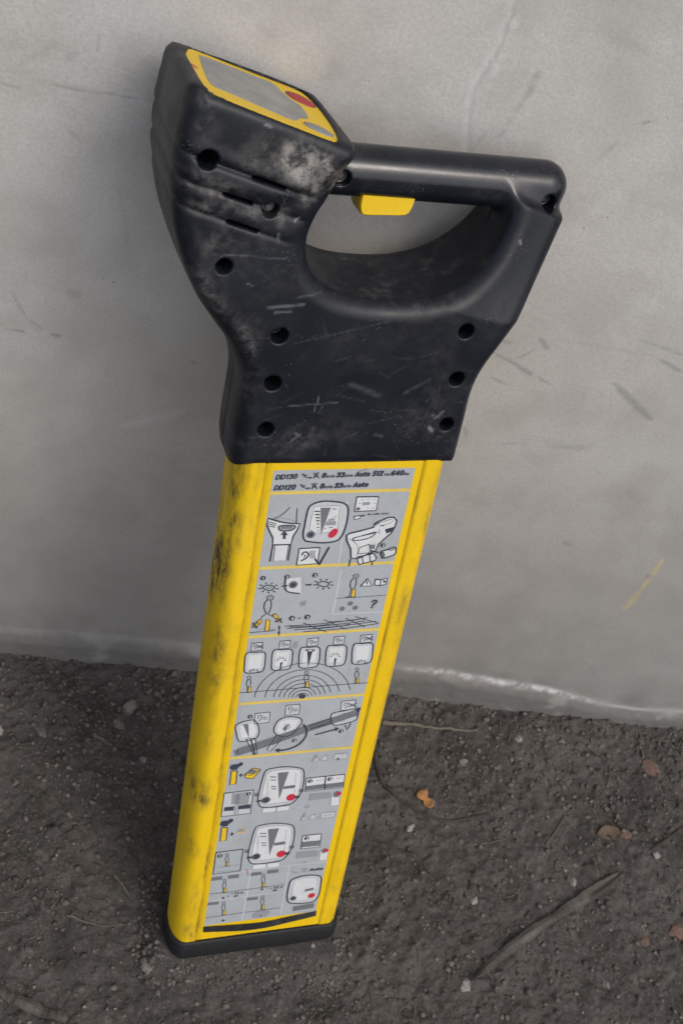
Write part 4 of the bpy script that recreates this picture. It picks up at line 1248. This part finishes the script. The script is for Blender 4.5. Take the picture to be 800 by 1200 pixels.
    z.poly([(130, 488), (250, 460), (385, 422), (385, 390), (430, 365), (540, 320), (590, 322), (620, 355), (600, 420), (560, 485), (490, 545), (430, 600), (400, 665), (215, 750), (145, 745), (140, 650), (100, 560), (98, 510)], 'w', 'k', .011)
    z.blob([(165, 540), (235, 518), (330, 492), (395, 475), (375, 510), (300, 545), (180, 562)], 'l', 'k', .008)
    z.line([(250, 515), (330, 498), (425, 472)], 'k', .006, True); z.line([(438, 440), (440, 500)], 's', .006)
    z.poly([(440, 378), (560, 340), (585, 355), (545, 385), (440, 410)], 'l', 's', .006); z.poly([(385, 392), (430, 368), (445, 380), (395, 410)], 'm'); z.poly([(455, 405), (490, 400), (485, 415), (450, 415)], 'm')
    for i in range(4): z.line([(500 + i * 3, 450 + i * 11), (590 - i * 8, 425 + i * 12)], 'k', .010)
    z.line([(110, 545), (150, 560), (200, 600), (215, 640), (210, 720)], 's', .006, True)
    z.line([(140, 752), (122, 828)], 'k', .009); z.line([(368, 780), (360, 820)], 'k', .008)
    z.poly([(235, 635), (330, 600), (345, 660), (330, 690), (215, 700)], 'l', 'k', .006)
    z.poly([(205, 735), (380, 695), (408, 745), (395, 770), (225, 812)], 'w', 'k', .010); z.line([(260, 725), (268, 800)], 'k', .007); z.line([(335, 706), (345, 782)], 'k', .007)
    for q in range(5): z.line([(345 + q * 11, 605), (340 + q * 11, 650)], 'm', .006)
    z.poly([(350, 660), (432, 680), (428, 694), (345, 676)], 'k'); z.num(475, 612, 26, '2')
    z.blob([(455, 680), (530, 655), (600, 632), (612, 660), (600, 702), (540, 728), (475, 745), (458, 720)], 'w', 'k', .010); z.blob([(460, 690), (478, 685), (490, 712), (480, 738), (462, 725)], 'm', 'k', .006); z.line([(530, 655), (560, 665), (600, 645)], 'k', .007)
    a.build(o)

    # field 3: walking search
    a = Sheet('printed_drawing'); z = Z(a, 280, 660, 4)
    z.line([(478, 35), (456, 160), (438, 240)], 'l', .011); z.line([(438, 240), (680, 228)], 'l', .009)
    z.num(113, 70, 13, '1'); z.num(226, 64, 13, '2'); z.num(356, 56, 13, '3')
    for x, y in ((140, 115), (396, 98)):
        z.blob([(x - 28, y), (x - 5, y - 12), (x + 26, y - 4), (x + 6, y + 13)], 'g', 'k', .008); z.rays(x, y, 32, 48, 9, 'k', .008, .55)
    z.line([(128, 112), (140, 118), (152, 112)], 'k', .004, True)
    z.poly([(222, 72), (292, 66), (290, 140), (225, 132)], 'w'); z.line([(218, 72), (216, 118), (238, 136), (285, 142)], 'k', .010, True); z.dot(254, 101, 21, 'm', 18); z.dot(254, 101, 13, 'k', 14)
    z.poly([(202, 105), (228, 102), (228, 108), (202, 111)], 'k'); z.poly([(312, 99), (340, 96), (340, 103), (312, 105)], 'k')
    # man swinging
    z.blob([(132, 158), (150, 150), (163, 158), (155, 172), (135, 170)], 's', 'k', .005); z.line([(135, 172), (122, 185), (118, 210), (128, 235)], 'k', .008, True); z.line([(150, 175), (152, 200), (140, 235)], 'k', .007, True)
    z.line([(110, 250), (130, 235), (160, 250), (170, 235)], 'k', .006); z.line([(85, 300), (112, 245)], 'k', .004)
    z.poly([(128, 265), (146, 266), (140, 316), (122, 315)], 'y', 'k', .005)
    z.poly([(62, 290), (100, 262), (112, 272), (75, 304)], 'y', 'k', .005); z.poly([(158, 242), (172, 236), (198, 268), (186, 278)], 'y', 'k', .005)
    z.line([(65, 280), (85, 305)], 'k', .012); z.line([(90, 275), (62, 302)], 'k', .010); z.line([(170, 275), (200, 260)], 'k', .012); z.line([(175, 255), (202, 278)], 'k', .010)
    z.line([(48, 326), (170, 315)], 'k', .005); z.line([(85, 318), (110, 308), (175, 310)], 's', .006); z.line([(190, 292), (188, 335)], 'k', .007); z.poly([(183, 305), (195, 305), (189, 290)], 'k'); z.poly([(181, 322), (194, 322), (187, 340)], 'k')
    z.num(248, 258, 14, '4'); z.num(320, 252, 14, '3'); z.poly([(276, 256), (290, 255), (290, 259), (276, 260)], 'k')
    for p0, p1 in (((215, 295), (560, 262)), ((225, 305), (590, 270)), ((260, 312), (640, 272)), ((300, 322), (655, 282)), ((240, 298), (430, 285)), ((420, 275), (600, 255)), ((300, 278), (410, 322)), ((400, 265), (500, 308)), ((500, 258), (590, 298)), ((330, 308), (520, 285)), ((545, 250), (650, 278))):
        z.line([p0, ((p0[0] + p1[0]) / 2 + 8, (p0[1] + p1[1]) / 2 + 4), p1], 'k', .006, True)
    z.blob([(535, 58), (555, 50), (560, 62), (545, 70)], 's', 'k', .004); z.line([(538, 70), (524, 85), (522, 110), (530, 125)], 'k', .007, True); z.line([(550, 70), (548, 95), (540, 120)], 'k', .006, True)
    z.poly([(530, 122), (546, 122), (542, 160), (525, 160)], 'y', 'k', .005); z.line([(524, 125), (515, 160)], 'k', .004); z.line([(455, 165), (570, 158), (690, 150)], 'm', .005); z.line([(498, 160), (545, 157)], 'k', .008)
    z.poly([(570, 107), (603, 72), (622, 106)], 'w', 'k', .009); z.line([(600, 83), (599, 96)], 'k', .009); z.dot(599, 101, 2, 'k')
    z.poly([(640, 74), (664, 78), (694, 68), (688, 98), (662, 104), (634, 102)], 'w', 'k', .009); z.line([(664, 78), (661, 104)], 'k', .007); z.poly([(678, 76), (688, 88), (674, 90)], 'k')
    z.dot(484, 213, 12, 'm'); z.dot(522, 189, 12, 'm'); z.dot(545, 209, 12, 'm'); z.text('?', (610, 212), 40, 'k', bold=.17)
    z.line([(292, 200), (298, 180)], 's', .016); z.line([(305, 200), (312, 176)], 's', .018)
    a.build(o)

    # field 4: five faces above rings
    a = Sheet('printed_drawing'); z = Z(a, 280, 660, 4)
    cxr, cyr = 296, 625
    for i, (rx, ry) in enumerate(((28, 18), (46, 32), (64, 46), (86, 64), (108, 82), (134, 102), (175, 128), (225, 160))):
        P = []
        for k_ in range(25):
            an = math.radians(192 + k_ * (168 / 24) - 5)
            P.append((cxr + rx * math.cos(an), cyr + ry * math.sin(an) - .09 * rx * math.cos(an) + (3 if an > 3 else 0)))
        z.line(P, 'k', .005)
    z.line([(0, 608), (200, 592), (420, 573), (606, 560)], 'k', .005); z.dot(296, 625, 12, 'k', sx=1.2); z.blob([(282, 622), (296, 612), (312, 622), (298, 634)], 'm', 'k', .005)
    for i, (x, y, w, hh, cr) in enumerate(((60, 376, 52, 36, 1), (192, 366, 50, 36, 0), (322, 354, 50, 36, 0), (446, 346, 50, 36, 0), (572, 338, 52, 36, 1))): z.ear(x, y, w, hh, bool(cr))
    for i, (x, y) in enumerate(((75, 466), (202, 453), (330, 442), (455, 434), (578, 424))):
        z.blob([(x - 40, y - 42), (x, y - 48), (x + 44, y - 48), (x + 49, y - 20), (x + 38, y + 36), (x - 6, y + 48), (x - 44, y + 46), (x - 49, y + 20)], 'l', 'k', .009)
        z.poly([(x - 28, y - 34), (x + 36, y - 38), (x + 24, y + 28), (x - 34, y + 32)], 'w')
        if i == 2: z.poly([(x - 10, y - 28), (x + 14, y - 30), (x - 6, y + 44)], 'k'); z.rays(x + 4, y - 34, 10, 26, 10, 'k', .005, .3)
        elif i in (1, 3): z.poly([(x - 8, y + 12), (x + 2, y + 10), (x - 6, y + 46), (x - 10, y + 44)], 'k'); [z.line([(x - 4 + 14 * math.cos(b_), y + 6 - 12 * math.sin(b_)), (x - 4 + 26 * math.cos(b_), y + 6 - 22 * math.sin(b_))], 'k', .005) for b_ in (.2, .7, 1.2, 1.8, 2.4, 2.9)]
        else: [z.line([(x - 4 + 16 * math.cos(b_), y + 46 - 8 * math.sin(b_)), (x - 4 + 26 * math.cos(b_), y + 44 - 18 * math.sin(b_))], 'k', .006) for b_ in (.3, .9, 1.6, 2.2, 2.8)]
    z.man(46, 605, 78); z.man(316, 582, 78); z.man(552, 562, 72)
    z.poly([(262, 370), (278, 366), (272, 398), (250, 400)], 's')
    a.build(o)

    # field 5: turning on the cable
    a = Sheet('printed_drawing'); z = Z(a, 250, 820, 4.444)
    z.poly([(125, 255), (300, 198), (470, 138), (620, 92), (740, 52), (765, 42), (755, 82), (620, 126), (480, 172), (310, 235), (130, 292), (120, 275)], 'm')
    for q in (0, 8, 16, 24): z.line([(104 + q * .3, 268 + q), (128, 262 + q * .9)], 'k', .006)
    z.ear(218, 72, 78, 54); z.ear(378, 30, 74, 52); z.ear(668, 8, 74, 48, True)
    z.num(192, 88, 13, '1'); z.num(422, 212, 13, '2'); z.num(665, 164, 13, '3')
    z.poly([(172, 205), (218, 200), (228, 282), (212, 288)], 'w', 'k', .008); z.line([(195, 205), (218, 285)], 'k', .014)
    z.blob([(118, 135), (165, 112), (215, 108), (238, 150), (228, 195), (185, 212), (135, 215), (122, 180)], 'l', 'k', .009); z.poly([(135, 140), (208, 122), (224, 160), (214, 190), (148, 200)], 'w'); z.poly([(155, 128), (182, 126), (186, 200)], 'm')
    z.poly([(330, 182), (365, 192), (298, 268), (280, 262)], 'w', 'k', .008); z.line([(350, 188), (290, 264)], 'k', .005)
    z.blob([(335, 112), (382, 90), (440, 92), (462, 112), (440, 145), (400, 185), (345, 188), (315, 162)], 'l', 'k', .009); z.poly([(345, 118), (385, 104), (445, 108), (425, 145), (392, 172), (340, 172), (328, 158)], 'w'); z.poly([(395, 125), (372, 168), (360, 150)], 'm'); z.rays(385, 140, 8, 20, 8, 'k', .004, .8)
    z.poly([(500, 138), (612, 96), (616, 110), (505, 152)], 'w', 'k', .007); z.line([(505, 150), (618, 122)], 'k', .010)
    z.blob([(620, 72), (680, 58), (738, 48), (752, 72), (742, 104), (690, 122), (628, 132), (612, 105)], 'l', 'k', .009); z.poly([(632, 80), (735, 60), (730, 98), (640, 118)], 'w', 's', .004)
    z.line([(468, 128), (485, 155), (478, 195), (440, 235), (385, 258), (335, 264)], 'k', .016, True); z.poly([(318, 262), (345, 252), (342, 276)], 'k')
    z.line([(530, 182), (635, 154)], 'k', .013); z.poly([(655, 148), (632, 142), (636, 164)], 'k'); z.line([(685, 132), (695, 156), (716, 122)], 'k', .010)
    z.poly([(745, 42), (768, 40), (752, 80)], 'k')
    a.build(o)

    # field 6 and 7: transmitter set-ups
    for name, fr, rows in (('printed_drawing', (250, 870, 5), 0), ('printed_drawing', (235, 945, 5), 1)):
        a = Sheet(name); z = Z(a, *fr)
        if rows == 0:
            T = lambda P: P
            z.warn(578, 112, 46); z.poly([(640, 82), (668, 78), (694, 76), (690, 102), (666, 106), (636, 108)], 'l', 's', .006); z.line([(667, 79), (665, 104)], 's', .006); z.box(712, 70, 786, 102, -8, 5, 'l', 's', .006); z.poly([(722, 92), (740, 90), (738, 103), (720, 105)], 'm')
            z.line([(750, 78), (770, 72)], 's', .006); z.line([(675, 84), (672, 98)], 's', .006); z.line([(684, 82), (680, 98)], 's', .006)
            z.poly([(184, 190), (235, 150), (278, 158), (262, 178), (232, 212), (190, 208)], 'y', 'k', .008); z.line([(184, 190), (225, 192), (276, 160)], 'k', .007); z.poly([(228, 158), (262, 162), (235, 184), (200, 184)], 'm')
            z.poly([(152, 190), (174, 188), (174, 194), (152, 196)], 'k'); z.poly([(160, 182), (166, 182), (166, 202), (160, 202)], 'k')
        else:
            T = lambda P: [(x + 18, y - 44) for x, y in P]
            z.warn(585, 82, 46); z.poly([(648, 52), (676, 48), (700, 46), (696, 70), (674, 74), (642, 76)], 'l', 's', .006); z.line([(675, 49), (673, 72)], 's', .006); z.box(708, 40, 788, 70, -8, 5, 'l', 's', .006); z.line([(720, 56), (770, 48)], 's', .006); z.line([(684, 54), (682, 68)], 's', .006); z.line([(690, 54), (688, 68)], 's', .006)
            z.poly([(215, 148), (238, 128), (262, 130), (258, 150), (215, 156)], 's'); z.line([(212, 156), (262, 150)], 'y', .010); z.line([(235, 130), (262, 130)], 'y', .008)
            z.poly([(174, 160), (196, 158), (196, 164), (174, 166)], 'k'); z.poly([(181, 152), (187, 152), (187, 172), (181, 172)], 'k')
        z.poly(T([(95, 150), (108, 130), (150, 125), (158, 116), (176, 120), (170, 134), (148, 146), (138, 160), (108, 162)]), 'k')
        z.poly(T([(106, 168), (140, 168), (132, 244), (97, 248)]), 'y', 'k', .009)
        z.poly(T([(112, 175), (120, 175), (112, 240), (104, 242)]), 'p')
        z.blob(T([(310, 165), (360, 150), (420, 143), (480, 146), (524, 158), (532, 200), (525, 255), (510, 300), (470, 350), (430, 365), (350, 378), (290, 380), (268, 365), (262, 325), (275, 265), (290, 210)]), 'l', 'k', .010)
        z.blob(T([(325, 175), (420, 158), (505, 162), (515, 200), (505, 270), (480, 335), (420, 350), (300, 362), (282, 340), (290, 280), (305, 220)]), 'w', 's', .005)
        z.poly(T([(378, 178), (442, 172), (385, 332)]), 'm')
        for q, y in enumerate((202, 220, 258, 272)): z.line(T([(330 + q * 4, y), (368, y + 1)]), 'm', .011)
        z.poly(T([(412, 258), (480, 248), (478, 266), (410, 274)]), 'm'); z.line(T([(320, 215), (315, 320)]), 's', .004); z.line(T([(485, 180), (478, 240)]), 's', .004); z.line(T([(478, 275), (470, 310)]), 's', .004)
        (x, y), = T([(308, 338)]); z.dot(x, y, 26, 'm', 18); z.dot(x, y, 18, 'k', 14, edge='s'); z.poly([(x - 56, y + 4), (x - 26, y - 2), (x - 24, y + 8), (x - 54, y + 12)], 'k')
        (x, y), = T([(455, 322)]); z.dot(x, y, 27, 'r', 18, 1.0); z.dot(x, y, 10, None, edge='m'); z.poly([(x + 22, y - 8), (x + 50, y - 12), (x + 48, y + 2), (x + 20, y + 6)], 'k')
        for cxy in T([(256, 306), (516, 282)]): z.dot(cxy[0], cxy[1], 15, 'm', 14); z.dot(cxy[0], cxy[1], 7, 's', 10)
        z.poly(T([(292, 385), (368, 380), (362, 408), (285, 414)]), 'w', 's', .006); z.poly(T([(376, 378), (448, 370), (440, 398), (370, 405)]), 'w', 's', .006)
        if rows == 0:
            z.box(64, 298, 236, 435, -20, 18, 'l', 'k', .008)
            z.poly([(110, 300), (190, 292), (215, 296), (205, 365), (105, 362)], 's'); z.poly([(118, 303), (200, 296), (195, 350), (116, 352)], 'l')
            z.poly([(66, 380), (122, 374), (118, 398), (62, 402)], 'k'); z.poly([(150, 370), (220, 362), (216, 386), (146, 392)], 'k')
            z.poly([(134, 310), (152, 308), (142, 420), (122, 424)], 'w', 'm', .006); z.line([(146, 310), (130, 422)], 'm', .006); z.num(207, 300, 14, '1')
            for bx, by in ((546, 210), (660, 198)):
                z.box(bx, by, bx + 110, by + 76, -12, 8, 'w', 'k', .008); z.num(bx + 22, by + 16, 15, '2' if bx < 600 else '3')
                z.poly([(bx - 2, by + 46), (bx + 106, by + 32), (bx + 102, by + 60), (bx - 6, by + 72)], 'm')
                for q in range(4): z.dot(bx + 14 + q * 26, by + 54 - q * 3.2, 8, 'l', 10)
                z.line([(bx + 55, by + 14), (bx + 95, by + 8)], 's', .006)
            z.poly([(566, 302), (690, 292), (690, 325), (560, 340)], 's'); z.dot(550, 376, 11, None, edge='s')
            z.poly([(692, 315), (742, 308), (736, 368), (684, 372)], 'w', 's', .005); z.poly([(705, 300), (722, 285), (742, 288), (735, 318), (706, 322)], 'm'); z.dot(735, 300, 14, 'r')
        else:
            z.box(92, 270, 250, 398, -20, 18, 'g', 'k', .009); z.num(115, 290, 15, '1')
            z.man(155, 350, 75); z.line([(95, 358), (232, 342)], 's', .006); z.line([(88, 385), (228, 372)], 's', .006)
            z.box(598, 172, 708, 248, -12, 10, 'w', 'k', .009); z.num(622, 186, 15, '2'); z.poly([(592, 208), (700, 198), (694, 230), (586, 240)], 'm')
            for q in range(4): z.dot(608 + q * 26, 222 - q * 2.6, 9, 'l', 10)
            z.poly([(565, 268), (688, 258), (684, 292), (558, 306)], 's'); z.line([(590, 328), (622, 324)], 's', .010)
            z.poly([(702, 262), (748, 258), (740, 312), (694, 318)], 'w', 's', .005); z.poly([(708, 262), (722, 246), (745, 248), (738, 268), (712, 275)], 'm'); z.dot(735, 258, 14, 'r')
            z.line([(270, 365), (278, 405)], 'r', .004)
        a.build(o)

    # field 8: small scenes and second face
    a = Sheet('printed_drawing'); z = Z(a, 230, 1010, 5)
    z.line([(95, 78), (315, 55), (545, 22), (770, 0)], 'l', .008); z.line([(322, 55), (268, 345)], 'l', .012); z.line([(545, 25), (495, 310)], 'l', .012)
    z.line([(75, 232), (300, 202), (520, 175)], 'l', .008)
    for q in ((92, 92, 62, 20), (190, 80, 62, 20), (322, 65, 62, 18), (418, 50, 64, 20), (70, 240, 64, 16), (298, 212, 64, 16)):
        z.poly([(q[0], q[1]), (q[0] + q[2], q[1] - 7), (q[0] + q[2] - 3, q[1] + q[3] - 7), (q[0] - 4, q[1] + q[3])], 'm')
    z.text('512Hz', (100, 106), 9, 's'); z.text('640Hz', (198, 94), 9, 's')
    for x, y in ((165, 180), (392, 148), (160, 312), (388, 278)): z.man(x, y, 80)
    for P in ([(80, 188), (180, 180), (300, 160)], [(300, 162), (400, 148), (516, 132)], [(55, 328), (160, 314), (272, 298)], [(285, 296), (400, 282), (496, 268)]): z.line(P, 'm', .006)
    z.dot(158, 212, 8, 'k'); z.dot(385, 160, 8, 'k'); z.dot(158, 343, 8, 'k'); z.blob([(332, 306), (375, 286), (428, 290), (412, 316), (365, 328), (332, 326)], 's', None); z.dot(378, 314, 8, 'm')
    z.text('< 1.0 m', (205, 192), 11, 'k', (272, 184)); z.text('3ft', (220, 206), 10, 'k'); z.text('= 3.0 m', (432, 160), 11, 'k', (505, 150)); z.text('9ft', (448, 173), 10, 'k')
    z.line([(190, 195), (186, 210)], 'm', .005); z.line([(415, 145), (418, 158)], 'm', .005)
    z.line([(558, 52), (575, 65), (600, 60)], 's', .008); z.line([(620, 42), (650, 62)], 's', .008); z.line([(650, 40), (620, 62)], 's', .008); z.line([(618, 40), (652, 38)], 's', .006)
    z.text('Auto', (664, 54), 16, 'k', (738, 46), bold=.26)
    z.blob([(560, 105), (600, 88), (650, 78), (700, 78), (730, 90), (728, 140), (716, 195), (690, 228), (640, 240), (570, 242), (538, 232), (533, 190), (545, 130)], 'l', 'k', .012)
    z.poly([(580, 112), (640, 96), (702, 96), (700, 150), (675, 190), (640, 222), (590, 222), (562, 190)], 'w'); z.poly([(637, 160), (688, 150), (686, 164), (634, 174)], 'm')
    z.dot(567, 213, 19, 'm', 16); z.dot(567, 213, 12, 'k', 12); z.dot(674, 196, 20, 'r', 16)
    z.poly([(570, 262), (690, 242), (686, 268), (564, 288)], 'm')
    for q in range(5): z.line([(580 + q * 21, 272 - q * 3.6), (594 + q * 21, 270 - q * 3.6)], 's', .010)
    z.dot(644, 88, 4, 's')
    a.build(o)

    # black strip along the bottom, lifted a little at its middle
    tp = Sheet('black_strip')
    zz = Z(tp, 180, 950, 3.3333)
    top = [(195, 453), (300, 446), (400, 438), (440, 432), (530, 413), (636, 391)]; bot = [(634, 411), (530, 436), (440, 457), (350, 469), (280, 472), (193, 475)]
    q = [tuple(p) for p in catmull(zz.p(top), 4, False)] + [tuple(p) for p in catmull(zz.p(bot), 4, False)]
    tp.poly(q, 'b'); tp.build(locator)['label'] = 'bowed black strip across the bottom of the label'
build_label()
